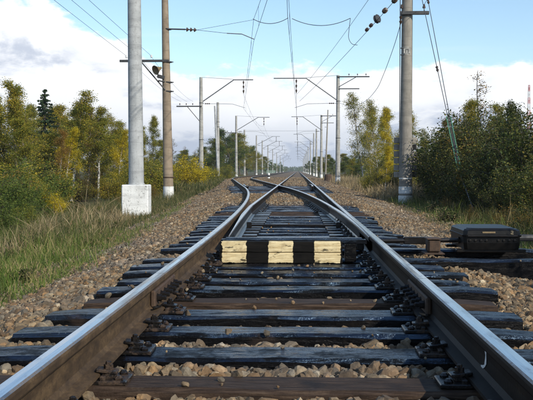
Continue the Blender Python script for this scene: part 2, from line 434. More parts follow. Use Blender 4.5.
class MB:
    """collects shapes, then links them as ONE mesh object"""
    def __init__(s):
        s.v, s.f, s.m = [], [], []

    def add(s, verts, faces, mi=0):
        o = len(s.v)
        s.v += [tuple(p) for p in verts]
        s.f += [tuple(i + o for i in f) for f in faces]
        s.m += [mi] * len(faces)

    def box(s, c, size, ch=0.0, rot=None, mi=0):
        hx, hy, hz = (a / 2 for a in size)
        c = Vector(c)
        if ch <= 0:
            P = [Vector((x, y, z)) for x in (-hx, hx) for y in (-hy, hy) for z in (-hz, hz)]
            F = [(0, 1, 3, 2), (4, 6, 7, 5), (0, 4, 5, 1), (2, 3, 7, 6), (0, 2, 6, 4), (1, 5, 7, 3)]
        else:
            bm = bmesh.new()
            bmesh.ops.create_cube(bm, size=1)
            for v in bm.verts:
                v.co = Vector((v.co.x * 2 * hx, v.co.y * 2 * hy, v.co.z * 2 * hz))
            bmesh.ops.bevel(bm, geom=bm.edges[:], offset=ch, segments=1, affect='EDGES')
            bm.verts.index_update()
            P = [v.co.copy() for v in bm.verts]
            F = [tuple(v.index for v in f.verts) for f in bm.faces]
            bm.free()
        if rot is not None:
            P = [rot @ p for p in P]
        s.add([p + c for p in P], F, mi)

    def tube(s, path, r, n=6, mi=0, cap=True):
        path = [Vector(p) for p in path]
        k = len(path)
        rr = r if isinstance(r, (list, tuple)) else [r] * k
        o = len(s.v)
        ref = None
        for i, p in enumerate(path):
            d = (path[min(i + 1, k - 1)] - path[max(i - 1, 0)])
            if d.length < 1e-9:
                d = Vector((0, 0, 1))
            d.normalize()
            if ref is None:
                ref = Vector((1, 0, 0)) if abs(d.x) < 0.8 else Vector((0, 0, 1))
            u = d.cross(ref).normalized()
            w = d.cross(u).normalized()
            ref = w.cross(d) if False else ref
            for j in range(n):
                a = 2 * math.pi * j / n
                s.v.append(tuple(p + (u * math.cos(a) + w * math.sin(a)) * rr[i]))
        for i in range(k - 1):
            for j in range(n):
                a, b = o + i * n + j, o + i * n + (j + 1) % n
                s.f.append((a, b, b + n, a + n))
                s.m.append(mi)
        if cap:
            s.f.append(tuple(o + j for j in range(n))[::-1])
            s.m.append(mi)
            s.f.append(tuple(o + (k - 1) * n + j for j in range(n)))
            s.m.append(mi)

    def lathe(s, prof, c=(0, 0, 0), n=16, axis=None, mi=0):
        """prof: list of (radius, height) along axis (default z)"""
        ax = Vector(axis or (0, 0, 1)).normalized()
        q = Vector((0, 0, 1)).rotation_difference(ax).to_matrix()
        c = Vector(c)
        o = len(s.v)
        for r, h in prof:
            for j in range(n):
                a = 2 * math.pi * j / n
                s.v.append(tuple(c + q @ Vector((r * math.cos(a), r * math.sin(a), h))))
        for i in range(len(prof) - 1):
            for j in range(n):
                a, b = o + i * n + j, o + i * n + (j + 1) % n
                s.f.append((a, b, b + n, a + n))
                s.m.append(mi)
        s.f.append(tuple(o + j for j in range(n))[::-1])
        s.m.append(mi)
        s.f.append(tuple(o + (len(prof) - 1) * n + j for j in range(n)))
        s.m.append(mi)

    def mesh(s, name, mats, smooth=False):
        me = bpy.data.meshes.new(name)
        me.from_pydata(s.v, [], s.f)
        for m in (mats if isinstance(mats, (list, tuple)) else [mats]):
            me.materials.append(MATS[m])
        me.polygons.foreach_set('material_index', s.m)
        if smooth:
            me.polygons.foreach_set('use_smooth', [True] * len(s.f))
        me.update()
        return me

    def build(s, name, mats, parent=None, smooth=False):
        o = link(name, s.mesh(name, mats, smooth), parent)
        if smooth:
            auto_smooth(o.data)
        return o


def auto_smooth(me, ang=40):
    bm = bmesh.new()
    bm.from_mesh(me)
    for e in bm.edges:
        if len(e.link_faces) == 2 and e.calc_face_angle(0) > rad(ang):
            e.smooth = False
    bm.to_mesh(me)
    bm.free()


def link(name, data, parent=None):
    o = bpy.data.objects.new(name, data)
    COL.objects.link(o)
    if parent is not None:
        o.parent = parent
    return o


def tag(o, label=None, cat=None, group=None, kind=None):
    for k, v in (('label', label), ('category', cat), ('group', group), ('kind', kind)):
        if v:
            o[k] = v
    return o


def thing(name, label, cat, loc=(0, 0, 0), rz=0, group=None):
    o = link(name, None)
    o.location = loc
    o.rotation_euler = (0, 0, rz)
    o.empty_display_size = 0.2
    return tag(o, label, cat, group)


def dup(root, loc, rz=0.0, scale=1.0, label=None, group=None, tilt=(0, 0)):
    r = root.copy()
    COL.objects.link(r)
    r.location = loc
    r.rotation_euler = (tilt[0], tilt[1], rz)
    r.scale = (scale, scale, scale) if not isinstance(scale, tuple) else scale
    if label:
        r['label'] = label
    if group:
        r['group'] = group
    for ch in root.children:
        c = ch.copy()
        COL.objects.link(c)
        c.parent = r
        for g in ch.children:
            d = g.copy()
            COL.objects.link(d)
            d.parent = c
    return r


def np_mesh(name, V, F, mats, mi=None, smooth=False):
    """V (n,3), F (m,k) arrays -> mesh"""
    me = bpy.data.meshes.new(name)
    k = F.shape[1]
    me.vertices.add(len(V))
    me.vertices.foreach_set('co', V.astype(np.float32).ravel())
    me.loops.add(F.size)
    me.loops.foreach_set('vertex_index', F.astype(np.int32).ravel())
    me.polygons.add(len(F))
    me.polygons.foreach_set('loop_start', np.arange(0, F.size, k, dtype=np.int32))
    for m in (mats if isinstance(mats, (list, tuple)) else [mats]):
        me.materials.append(MATS[m])
    if mi is not None:
        me.polygons.foreach_set('material_index', mi.astype(np.int32))
    me.polygons.foreach_set('use_smooth', np.full(len(F), smooth))
    me.update(calc_edges=True)
    return me


# ------------------------------------------------------------------ the lie of the land
G2 = 0.7975                     # half the distance between rail centres (1520 mm gauge)
YC, RC, SL = 6.0, 300.0, 0.091  # the turnout curve: start, radius, crossing slope
YE = YC + RC * SL
OE = (YE - YC) ** 2 / (2 * RC)
Y3 = YE + (5.3 - 2 * OE) / SL
Y4 = Y3 + RC * SL


def off(y):
    """how far the diverging track has moved left"""
    if y <= YC:
        return 0.0
    if y <= YE:
        return (y - YC) ** 2 / (2 * RC)
    if y <= Y3:
        return OE + (y - YE) * SL
    if y <= Y4:
        return 5.3 - (Y4 - y) ** 2 / (2 * RC)
    return 5.3


def edge_l(y):
    return max(-2.65 - max(0.0, y - 8) * 0.060, -8.3)


def edge_r(y):
    return min(3.0 + max(0.0, y - 8) * 0.022, 3.4)


def nz(x, y, s, a):
    return a * mnoise.noise(Vector((x * s, y * s, 3.3)))


def crib(y):
    """ballast level between the sleepers"""
    z = -0.284
    if y < 4.45:
        z = -0.250 if y < 3.5 else (-0.256 if y < 4.1 else -0.266)
    if 19.5 < y < 31.0:
        z = -0.290 + 0.10 * min(1, (y - 19.5) / 2, (31.0 - y) / 1.5)
    if y > 45:
        z = -0.290 + 0.10 * min(1, (y - 45) / 2)
    return z


def ballast_z(x, y):
    xl, xr = -1.42 - off(y), 1.42
    el, er = edge_l(y), edge_r(y)
    c = crib(y)
    if x < xl:
        u = min(1.0, (xl - x) / max(0.3, xl - el))
        return c + (-0.60 - c) * (u ** 1.25) + nz(x, y, 1.6, 0.035)
    if x > xr:
        u = min(1.0, (x - xr) / (er - xr))
        return c + (-0.56 - c) * (u ** 1.25) + nz(x, y, 1.6, 0.035)
    return c + nz(x, y, 3.5, 0.014)


def ground_z(x, y):
    el, er = edge_l(y), edge_r(y)
    if x < el:
        d = el - x
        z = -0.60 - 0.055 * min(d, 8) + nz(x, y, 0.5, 0.07) * min(1, d)
    elif x > er:
        d = x - er
        z = -0.56 - 0.07 * min(d, 6) + nz(x, y, 0.5, 0.07) * min(1, d)
    else:
        z = -0.72
    return z


def at(px, y):
    """x of a photograph column at distance y"""
    return CAM_X + (px - VX) * y / FPX


def axis_steps(segments):
    out = [segments[0][0]]
    for a, b, st in segments:
        n = max(1, int(round((b - a) / st)))
        out += [a + (b - a) * (i + 1) / n for i in range(n)]
    return out


def sheet(name, xs, ys, zf, matname):
    V = [(x, y, zf(x, y)) for y in ys for x in xs]
    nx = len(xs)
    F = [(j * nx + i, j * nx + i + 1, (j + 1) * nx + i + 1, (j + 1) * nx + i) for j in range(len(ys) - 1) for i in range(nx - 1)]
    me = np_mesh(name, np.array(V), np.array(F), matname, smooth=True)
    return link(name, me)


gx = axis_steps([(-2500, -120, 300), (-120, -24, 12), (-24, -10, 1.2), (-10, 8, 0.35), (8, 24, 1.2), (24, 120, 12), (120, 2500, 300)])
gy = axis_steps([(-200, -10, 30), (-10, 0, 2), (0, 50, 0.5), (50, 120, 2.5), (120, 400, 20), (400, 4500, 400)])
ground = sheet('ground', gx, gy, ground_z, 'soil')
tag(ground, 'dark soil and leaf litter beside the track bed', 'ground', kind='structure')

# ballast bed: rows follow the widening track bed
bys = axis_steps([(-2, 24, 0.14), (24, 60, 0.5), (60, 140, 2), (140, 900, 20)])
NB = 60
BV, BF = [], []
for y in bys:
    a, b = edge_l(y) - 0.25, edge_r(y) + 0.25
    for i in range(NB):
        x = a + (b - a) * i / (NB - 1)
        BV.append((x, y, ballast_z(x, y) - (0.12 if i in (0, NB - 1) else 0)))
for j in range(len(bys) - 1):
    for i in range(NB - 1):
        BF.append((j * NB + i, j * NB + i + 1, (j + 1) * NB + i + 1, (j + 1) * NB + i))
ballast = link('ballast_bed', np_mesh('ballast_bed', np.array(BV), np.array(BF), 'gravel', smooth=True))
tag(ballast, 'tan crushed stone ballast bed under the tracks', 'ballast', kind='structure')

# ------------------------------------------------------------------ the track: rails, blades, sleepers
HALF = [(0.0, 0.001), (0.026, 0.0), (0.0345, -0.006), (0.0375, -0.016), (0.0370, -0.036), (0.032, -0.045), (0.013, -0.056), (0.0095, -0.090),
        (0.0105, -0.138), (0.026, -0.156), (0.073, -0.167), (0.075, -0.179)]
PROFILE = HALF + [(-x, z) for x, z in reversed(HALF[1:])]
TOPF = {0, 1, len(PROFILE) - 1, len(PROFILE) - 2}


def rail_mesh(name, path, side_mat='rail_rust', clamp=None, drop=None, top_narrow=None):
    """path: list of (x, y); clamp(y) -> (lo, hi) limits of the local profile x; drop(y) lowers the rail"""
    n = len(PROFILE)
    mb = MB()
    for (x, y) in path:
        lo, hi = clamp(y) if clamp else (-1, 1)
        dz = drop(y) if drop else 0.0
        for (px, pz) in PROFILE:
            mb.v.append((x + min(max(px, lo), hi), y, pz - (dz if pz > -0.12 else 0)))
    for i in range(len(path) - 1):
        for j in range(n):
            a, b = i * n + j, i * n + (j + 1) % n
            mb.f.append((a, b, b + n, a + n))
            mb.m.append(1 if j in (0, n - 1) else (2 if j in TOPF else 0))
    mb.f.append(tuple(range(n)))
    mb.m.append(0)
    e = (len(path) - 1) * n
    mb.f.append(tuple(e + i for i in range(n))[::-1])
    mb.m.append(0)
    return mb.mesh(name, [side_mat, 'rail_polished', 'rail_shoulder'])


track = thing('railway_track', 'railway turnout of polished rails on tarred wooden sleepers, forking to the left', 'railway track')
ysF = axis_steps([(-2, 5.2, 0.8), (5.2, 60, 0.7), (60, 120, 1.5), (120, 900, 30)])
ysF_near = [y for y in ysF if y <= 5.2]
JL, JR = 5.22, 5.02     # rail joints near the camera


def straight(a, b, st=1.0):
    return axis_steps([(a, b, st)])


# stock rails, each cut at its joint
def rail(path, **k):
    return link('rail', rail_mesh('rail', path, **k), track)


rail([(-G2, y) for y in straight(-2, JL - 0.004, 0.9)])
rail([(-G2 - off(y), y) for y in axis_steps([(JL + 0.004, 70, 0.7), (70, 110, 1.5), (110, 900, 30)])])
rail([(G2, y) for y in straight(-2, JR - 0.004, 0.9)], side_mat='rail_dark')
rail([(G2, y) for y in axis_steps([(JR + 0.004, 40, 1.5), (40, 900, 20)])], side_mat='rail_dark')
TIP, HEEL = 8.35, 15.5


def blade_w(y):
    return max(0.006, min(0.2, off(y) - 0.004 + 0.004))


def blade_drop(y):
    return 0.012 * max(0.0, 1 - (y - TIP) / 2.0)


def open_gap(y):
    return 0.145 * max(0.0, 1 - (y - TIP) / (HEEL - TIP)) ** 1.1


FROG = YE + (2 * G2 - OE) / SL          # where the inner rails cross
# left blade: straight route, stands open
bl = link('switch_blade', rail_mesh('switch_blade', [(-G2 + open_gap(y), y) for y in straight(TIP, HEEL, 0.45)], 'oiled_steel',
          clamp=lambda y: (0.0375 - blade_w(y) if blade_w(y) < 0.12 else -1, 1), drop=blade_drop), track)
br = link('switch_blade', rail_mesh('switch_blade', [(G2 - off(y), y) for y in straight(TIP, HEEL, 0.45)], 'oiled_steel',
          clamp=lambda y: (-1, -0.0375 + blade_w(y) if blade_w(y) < 0.12 else 1), drop=blade_drop), track)
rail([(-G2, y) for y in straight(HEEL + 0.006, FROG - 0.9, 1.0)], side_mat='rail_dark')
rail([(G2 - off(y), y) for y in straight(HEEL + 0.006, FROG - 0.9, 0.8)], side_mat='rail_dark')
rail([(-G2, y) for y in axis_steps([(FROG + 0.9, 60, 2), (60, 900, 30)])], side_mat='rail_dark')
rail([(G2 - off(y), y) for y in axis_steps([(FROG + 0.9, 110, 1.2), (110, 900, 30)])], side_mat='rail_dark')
# crossing nose and wing rails
nose = MB()
for s in (0, 1):
    p = [(-G2 if s == 0 else G2 - off(y), y) for y in straight(FROG + 0.12, FROG + 0.9, 0.26)]
    m = rail_mesh('t', p, 'rail_dark')
    nose.add([tuple(v.co) for v in m.vertices], [tuple(f.vertices) for f in m.polygons])
    nose.m[-len(m.polygons):] = [f.material_index for f in m.polygons]
nose.build('crossing_nose', ['rail_dark', 'rail_polished', 'rail_shoulder'], track)
# wings: each approach rail bends to run beside the nose
link('wing_rail', rail_mesh('wing_rail', [(-G2, FROG - 0.9), (-G2 + 0.01, FROG - 0.3)] + [(G2 - off(y) + 0.10, y) for y in straight(FROG + 0.3, FROG + 1.5, 0.4)], 'rail_dark'), track)
link('wing_rail', rail_mesh('wing_rail', [(G2 - off(FROG - 0.9), FROG - 0.9), (G2 - off(FROG - 0.3) - 0.01, FROG - 0.3)] + [(-G2 - 0.10, y) for y in straight(FROG + 0.3, FROG + 1.5, 0.4)], 'rail_dark'), track)
# check rails opposite the crossing, ends flared
for fx in (lambda y: G2, lambda y: -G2 - off(y)):
    s = -1 if fx(0) > 0 else 1
    p = []
    for y in straight(FROG - 2.6, FROG + 2.6, 0.4):
        fl = max(0.0, abs(y - FROG) - 1.9) * 0.10
        p.append((fx(y) + s * (0.118 + fl), y))
    link('check_rail', rail_mesh('check_rail', p, 'rail_dark'), track)

# sleepers --------------------------------------------------------
SLEEPERS = []        # (front y, x left, x right, width, dark)
fronts = [2.68, 3.22, 3.77, 4.30, 4.86, 5.34, 5.88, 6.36, 6.90, 7.36, 7.92]
y = 9.02
while y < 46.5:
    fronts.append(y)
    y += 0.535 + random.uniform(-0.025, 0.025)
weathered = {0, 1, 5}
for i, y in enumerate(fronts):
    w = random.uniform(0.225, 0.25)
    if i in (1,):
        w = 0.235
    a = -1.36 - off(y) + random.uniform(-0.07, 0.07)
    b = 1.37 + random.uniform(-0.07, 0.09)
    if i in (10, 11):
        b = 2.62 + 0.05 * (i - 10)
    dark = not (i in weathered or (i > 22 and random.random() < 0.25))
    SLEEPERS.append((y, a, b, w, dark))


def sleeper_mesh(L, w, h, rnd):
    n = max(8, int(L / 0.2))
    mb = MB()
    ch = 0.018
    for i in range(n + 1):
        x = L * i / n
        j = [rnd.uniform(-1, 1) for _ in range(8)]
        e = 0.010 if 0 < i < n else 0.0
        sh = 0.012 if i in (0, n) else 0.0
        pr = [(-w / 2 + ch, 0), (w / 2 - ch, 0), (w / 2, -ch), (w / 2, -h), (-w / 2, -h), (-w / 2, -ch)]
        for k, (py, pz) in enumerate(pr):
            jy = j[k] * 0.006
            jz = j[(k + 3) % 8] * (0.004 if k in (0, 1) else 0.006)
            mb.v.append((x, py * (1 - sh * 4) + jy, pz + jz - (sh if pz > -0.1 else 0)))
    m = 6
    for i in range(n):
        for k in range(m):
            a, b = i * m + k, i * m + (k + 1) % m
            mb.f.append((a, a + m, b + m, b))
            mb.m.append(0 if k in (0, 5) else 1)
    mb.f.append(tuple(range(m)))
    mb.m.append(1)
    mb.f.append(tuple(n * m + k for k in range(m))[::-1])
    mb.m.append(1)
    return mb


def plate_mesh():
    mb = MB()
    mb.box((0, 0, 0.009), (0.38, 0.165, 0.018), 0.004)
    for s in (-1, 1):
        mb.box((s * 0.094, 0, 0.024), (0.022, 0.150, 0.020), 0.004)
        for dy in (-0.05, 0.05):
            mb.lathe([(0.017, 0), (0.019, 0.008), (0.012, 0.014), (0.010, 0.018)], (s * 0.155, dy, 0.017), 6)
    return mb.mesh('tie_plate', 'fastener')


def clip_mesh():
    mb = MB()
    mb.box((0, 0, 0.034), (0.085, 0.062, 0.014), 0.003, Matrix.Rotation(rad(8), 3, 'Y'))
    mb.box((0.012, 0, 0.020), (0.030, 0.055, 0.024), 0.003)
    mb.lathe([(0.024, 0), (0.024, 0.005), (0.019, 0.006), (0.019, 0.022), (0.012, 0.023), (0.012, 0.031), (0.009, 0.034)], (0.004, 0, 0.037), 6)
    return mb.mesh('rail_clip', 'fastener')


def slide_mesh():
    mb = MB()
    mb.box((0, 0, 0.011), (0.30, 0.150, 0.022), 0.003)
    return mb.mesh('slide_plate', 'slide_plate')


PLATE, CLIP, SLIDE = plate_mesh(), clip_mesh(), slide_mesh()
rs = random.Random(4)
for i, (y, a, b, w, dark) in enumerate(SLEEPERS):
    o = sleeper_mesh(b - a, w, 0.18, rs).build('sleeper', ['sleeper_oiled', 'sleeper_tar'] if dark else ['sleeper_weathered', 'sleeper_weathered'], track)
    o.location = (a, y + w / 2, -0.20 + rs.uniform(-0.006, 0.004))
    o.rotation_euler = (rs.uniform(-0.02, 0.02), rs.uniform(-0.002, 0.002), rs.uniform(-0.006, 0.006))
    if y > 24:
        continue
    yc = w / 2
    xs = [-G2 - off(y), G2]
    for x in xs:
        p = link('tie_plate', PLATE, o)
        p.location = (x - a, 0, 0.0 + 0.001)
        if y < 15:
            for s in (-1, 1):
                c = link('rail_clip', CLIP, o)
                c.location = (x - a + s * 0.100, 0, 0.010)
                c.rotation_euler = (0, 0, (0 if s > 0 else math.pi) + rs.uniform(-0.12, 0.12))
    if y > TIP:
        for x in (-G2 + 0.19, G2 - 0.19):
            if y < HEEL + 1:
                p = link('slide_plate', SLIDE, o)
                p.location = (x - a, 0, 0.004)
        if y >= HEEL + 1:
            for x in (-G2, G2 - off(y)):
                p = link('tie_plate', PLATE, o)
                p.location = (x - a, 0, 0.001)

# fishplates at the two near joints, inner and outer face, with bolts
for (x, yj) in ((-G2, JL), (G2, JR)):
    for s in (-1, 1):
        mb = MB()
        mb.box((0, 0, 0), (0.030, 0.80, 0.098), 0.008)
        fp = mb.build('fishplate', 'rusty_steel', track)
        fp.location = (x + s * 0.026, yj, -0.102)
        for k in range(6):
            b = MB()
            b.lathe([(0.026, 0), (0.026, 0.004), (0.021, 0.005), (0.021, 0.026), (0.013, 0.027), (0.013, 0.050), (0.010, 0.054)], (0, 0, 0), 6, (s, 0, 0))
            bo = b.build('bolt', 'oiled_steel', fp)
            bo.location = (s * 0.015, -0.33 + 0.132 * k, 0)
# copper bond looping past the joint
for x in (-G2, G2):
    s = 1 if x < 0 else -1
    yj = JL if x < 0 else JR
    mb = MB()
    mb.tube([(x + s * 0.05, yj - 0.48 + 0.96 * t, -0.135 - 0.045 * math.sin(math.pi * t)) for t in [i / 8 for i in range(9)]], 0.008, 5)
    mb.build('bond_cable', 'oiled_steel', track)
# rods that tie the blades together
for y, z, r in ((8.58, -0.135, 0.020), (8.78, -0.150, 0.016), (12.1, -0.145, 0.018)):
    mb = MB()
    mb.tube([(-G2 + 0.10 + open_gap(y), y, z), (G2 - 0.06 - off(y), y, z)], r, 8)
    mb.box((-G2 + 0.10 + open_gap(y), y, z + 0.01), (0.07, 0.10, 0.08), 0.008)
    mb.box((G2 - 0.10 - off(y), y, z + 0.01), (0.07, 0.10, 0.08), 0.008)
    mb.build('stretcher_rod', 'oiled_steel', track)
# chalk-white tick painted on the web of the near right rail
mb = MB()
tk = [(3.300, -0.052, 0.010), (3.294, -0.064, 0.016), (3.288, -0.078, 0.019), (3.288, -0.094, 0.019), (3.294, -0.110, 0.018), (3.310, -0.124, 0.016), (3.340, -0.134, 0.013), (3.372, -0.138, 0.007)]
for i, (yy, zz, ww) in enumerate(tk):
    xx = G2 - (0.0155 if zz > -0.06 else 0.0122)
    ww *= 0.62 + 0.25 * math.sin(i * 2.1)
    dy, dz = (ww, 0) if i < 5 else (ww * 0.5, ww * 0.7)
    mb.v += [(xx, yy - dy, zz - dz), (xx, yy + dy, zz + dz)]
    if i:
        mb.f.append((2 * i - 2, 2 * i - 1, 2 * i + 1, 2 * i))
        mb.m.append(0)
tag(mb.build('paint_tick', 'white_paint', track), label='short white paint stroke on the web of the near right rail')

# ------------------------------------------------------------------ ballast stones
ico = bmesh.new()
bmesh.ops.create_icosphere(ico, subdivisions=1, radius=1.0)
ico.verts.index_update()
IV = np.array([v.co[:] for v in ico.verts])
IF = np.array([[v.index for v in f.verts] for f in ico.faces])
ico.free()
TEMPL = []
for k in range(24):
    r = np.random.default_rng(100 + k)
    v = IV * r.uniform(0.72, 1.12, (12, 1))
    v = v * np.array([1.0, r.uniform(0.65, 0.95), r.uniform(0.5, 0.8)])
    v += r.normal(0, 0.06, v.shape)
    TEMPL.append(v)
TEMPL = np.array(TEMPL)
# near stones: an icosphere cut by random planes gives broken faces with worn edges
ico = bmesh.new()
bmesh.ops.create_icosphere(ico, subdivisions=2, radius=1.0)
ico.verts.index_update()
IV2 = np.array([v.co[:] for v in ico.verts])
IF2 = np.array([[v.index for v in f.verts] for f in ico.faces])
ico.free()
TEMPL2 = []
for k in range(24):
    r = np.random.default_rng(300 + k)
    v = IV2.copy()
    for q in range(10):
        nn = r.normal(size=3)
        nn /= np.linalg.norm(nn)
        dd = r.uniform(0.45, 0.85)
        ex = np.maximum(0, v @ nn - dd)
        v -= ex[:, None] * nn
    v = v * np.array([1.15, r.uniform(0.75, 1.1), r.uniform(0.6, 0.9)])  * 1.08
    v += r.normal(0, 0.025, v.shape)
    TEMPL2.append(v)
TEMPL2 = np.array(TEMPL2)


def in_sleeper(x, y):
    for (fy, a, b, w, _) in SLEEPERS:
        if fy - 0.02 < y < fy + w + 0.02 and a - 0.02 < x < b + 0.02:
            return True
    return False


def near_rail(x, y):
    return min(abs(x + G2 + off(y)), abs(x - G2)) < 0.06 or (y > TIP and min(abs(x + G2), abs(x - G2 + off(y))) < 0.06)


def scatter(ylo, yhi, density, size, seed, keep=None):
    r = random.Random(seed)
    out = []
    wid = max(edge_r(yhi) - edge_l(yhi), edge_r(ylo) - edge_l(ylo)) + 0.6
    n = int((yhi - ylo) * wid * density)
    for _ in range(n):
        y = r.uniform(ylo, yhi)
        a, b = edge_l(y) - 0.3, edge_r(y) + 0.3
        x = r.uniform(a, a + wid)
        if x > b:
            continue
        # only what the lens or a step aside could see
        if abs((x - CAM_X) / max(y, 0.5) + 0.037) > 0.36 + 0.9 / max(y, 2.0):
            continue
        fade = min(1, (x - a) / 0.55, (b - x) / 0.55)
        if r.random() > 0.25 + 0.75 * fade:
            continue
        s = min(size * math.exp(r.gauss(0, 0.36)), 0.038 + 0.0005 * y)
        z = ballast_z(x, y)
        ins = in_sleeper(x, y)
        covered = z > -0.212
        if ins and not covered:
            # a few loose pieces on the timber
            if r.random() > 0.004 or s > 0.024:
                continue
            z = -0.200
        elif near_rail(x, y) and not covered:
            continue
        if y < 20 and not ins and -1.3 - off(y) < x < 1.3 and r.random() < (0.0 if y < 4.4 else 0.4):
            continue
        if covered:
            z = max(z, -0.195) if ins else z
        out.append((x, y, z + s * r.uniform(0.05, 0.5), s))
    return out


pts = []
pts += scatter(2.4, 4.6, 1700, 0.0205, 1)
pts += scatter(4.6, 8, 1600, 0.0205, 2)
pts += scatter(8, 14, 1250, 0.0215, 3)
pts += scatter(14, 24, 760, 0.025, 4)
pts += scatter(24, 46, 380, 0.029, 5)
pts += scatter(46, 100, 110, 0.038, 6)
pts += scatter(2.4, 8.5, 2200, 0.0095, 11)
P = np.array(pts)
# a second, taller course of stones heaped in the two nearest cribs
r = np.random.default_rng(5)
inview = (np.abs((P[:, 0] - CAM_X) / P[:, 1] + 0.037) < 0.315) & (P[:, 1] > 3.0)
score = np.where(inview, P[:, 3] / P[:, 1], 0)
order = np.argsort(-score)
big = set(order[:300].tolist())


def rotmats(n, rr):
    q = rr.normal(size=(n, 4))
    q /= np.linalg.norm(q, axis=1)[:, None]
    w, x, y, z = q.T
    return np.stack([1 - 2 * (y * y + z * z), 2 * (x * y - z * w), 2 * (x * z + y * w), 2 * (x * y + z * w), 1 - 2 * (x * x + z * z), 2 * (y * z - x * w),
                     2 * (x * z - y * w), 2 * (y * z + x * w), 1 - 2 * (x * x + y * y)], axis=1).reshape(n, 3, 3)


ST = [np_mesh('stone', TEMPL2[k], IF2, 'stone') if k % 5 < 3 else np_mesh('stone', TEMPL[k], IF, 'stone') for k in range(24)]
for i in order[:300]:
    o = link('stone', ST[int(r.integers(24))], ballast)
    o.location = P[i, :3]
    o.scale = (P[i, 3],) * 3
    o.rotation_euler = tuple(r.uniform(0, 6.28, 3))
rest = P[order[300:]]
isn = (rest[:, 1] < 7.5) & (rest[:, 3] > 0.012) & (np.arange(len(rest)) % 5 < 3)
near = rest[isn]
farr = rest[~isn]


def stone_cloud(pp, T, F):
    n = len(pp)
    V = np.einsum('nij,nkj->nki', rotmats(n, r), T[r.integers(0, 24, n)]) * pp[:, 3][:, None, None] + pp[:, None, :3]
    return V.reshape(-1, 3), (F[None] + (np.arange(n) * T.shape[1])[:, None, None]).reshape(-1, 3)


v1, f1 = stone_cloud(near, TEMPL2, IF2)
v2, f2 = stone_cloud(farr, TEMPL, IF)
stones = link('loose_stones', np_mesh('loose_stones', np.concatenate([v1, v2]), np.concatenate([f1, f2 + len(v1)]), 'stone'), ballast)
stones['kind'] = 'stuff'

# ------------------------------------------------------------------ striped timber over the throw rods
t = thing('striped_timber', 'black timber with three cream white squares lying between the rails', 'timber', (-0.02, 7.60, -0.198))
for k, (z0, z1) in enumerate(((0.0, 0.096), (0.098, 0.196))):
    mb = MB()
    n = 24
    for i in range(n + 1):
        x = -0.622 + 1.10 * i / n
        j = [rs.uniform(-0.0022, 0.0022) for _ in range(4)]
        mb.v += [(x, 0.0 + j[0] + 0.006 * k, z0 + 0.004), (x, 0.005 * k + j[1] - 0.002, z0 + 0.012), (x, 0.006 * k + j[2], z1 - 0.008), (x, 0.01 + j[3], z1), (x, 0.105, z1), (x, 0.105, z0 + 0.004)]
    for i in range(n):
        for q in range(6):
            a, b = i * 6 + q, i * 6 + (q + 1) % 6
            mb.f.append((a, a + 6, b + 6, b))
            mb.m.append(0)
    mb.f += [tuple(range(6))[::-1], tuple(n * 6 + q for q in range(6))]
    mb.m += [0, 0]
    mb.build('plank', 'striped_timber', t)
for k in range(2):
    mb = MB()
    mb.box((0.04, 0.165 + 0.112 * k, 0.186 + 0.006 * k), (1.33 - 0.06 * k, 0.105, 0.04), 0.006)
    mb.build('cover_board', 'sleeper_oiled', t)
for x in (-0.5, 0.56):
    mb = MB()
    mb.box((x, 0.21, 0.082), (0.10, 0.18, 0.160), 0.006)
    mb.build('support_block', 'sleeper_tar', t)

# ------------------------------------------------------------------ switch machine
t = thing('switch_machine', 'black cast switch machine box with domed lid beside the right rail', 'switch machine', (2.03, 9.06, -0.198))


def oct_ring(hx, hy, c, z):
    return [(-hx + c, -hy, z), (hx - c, -hy, z), (hx, -hy + c, z), (hx, hy - c, z), (hx - c, hy, z), (-hx + c, hy, z), (-hx, hy - c, z), (-hx, -hy + c, z)]


def rings(mb, rs_):
    o = len(mb.v)
    for rg in rs_:
        mb.v += rg
    for i in range(len(rs_) - 1):
        for j in range(8):
            a, b = o + i * 8 + j, o + i * 8 + (j + 1) % 8
            mb.f.append((a, b, b + 8, a + 8))
            mb.m.append(0)
    mb.f.append(tuple(o + j for j in range(8))[::-1])
    mb.f.append(tuple(o + (len(rs_) - 1) * 8 + j for j in range(8)))
    mb.m += [0, 0]


mb = MB()
rings(mb, [oct_ring(0.275, 0.37, 0.03, 0.03), oct_ring(0.285, 0.38, 0.03, 0.10), oct_ring(0.285, 0.38, 0.03, 0.16)])
mb.build('housing', 'machine_paint', t)
mb = MB()
rings(mb, [oct_ring(0.297, 0.392, 0.035, 0.160), oct_ring(0.299, 0.394, 0.035, 0.180), oct_ring(0.288, 0.383, 0.035, 0.183), oct_ring(0.284, 0.378, 0.04, 0.222), oct_ring(0.268, 0.360, 0.045, 0.238), oct_ring(0.245, 0.335, 0.05, 0.241), oct_ring(0.240, 0.330, 0.05, 0.247), oct_ring(0.05, 0.08, 0.02, 0.250)])
lid = mb.build('lid', 'machine_paint', t)
for y in (-0.30, 0.30):
    mb = MB()
    mb.box((0, y, 0.016), (0.70, 0.09, 0.030), 0.005)
    mb.build('base_bracket', 'oiled_steel', t)
for sx in (-1, 1):
    for k in range(4):
        mb = MB()
        mb.lathe([(0.013, 0), (0.013, 0.010), (0.008, 0.012)], (0, 0, 0), 6, (0, -1, 0))
        o = mb.build('bolt', 'oiled_steel', t)
        o.location = (sx * (0.06 + 0.055 * k), -0.380, 0.125 + 0.0 * k)
mb = MB()
mb.tube([(-0.25, -0.398, 0.170), (0.25, -0.398, 0.170)], 0.009, 6)
mb.build('hinge_rod', 'oiled_steel', t)
mb = MB()
mb.box((-0.035, -0.3845, 0.207), (0.13, 0.004, 0.016))
mb.build('name_plate', 'faded_plate', lid)
mb = MB()
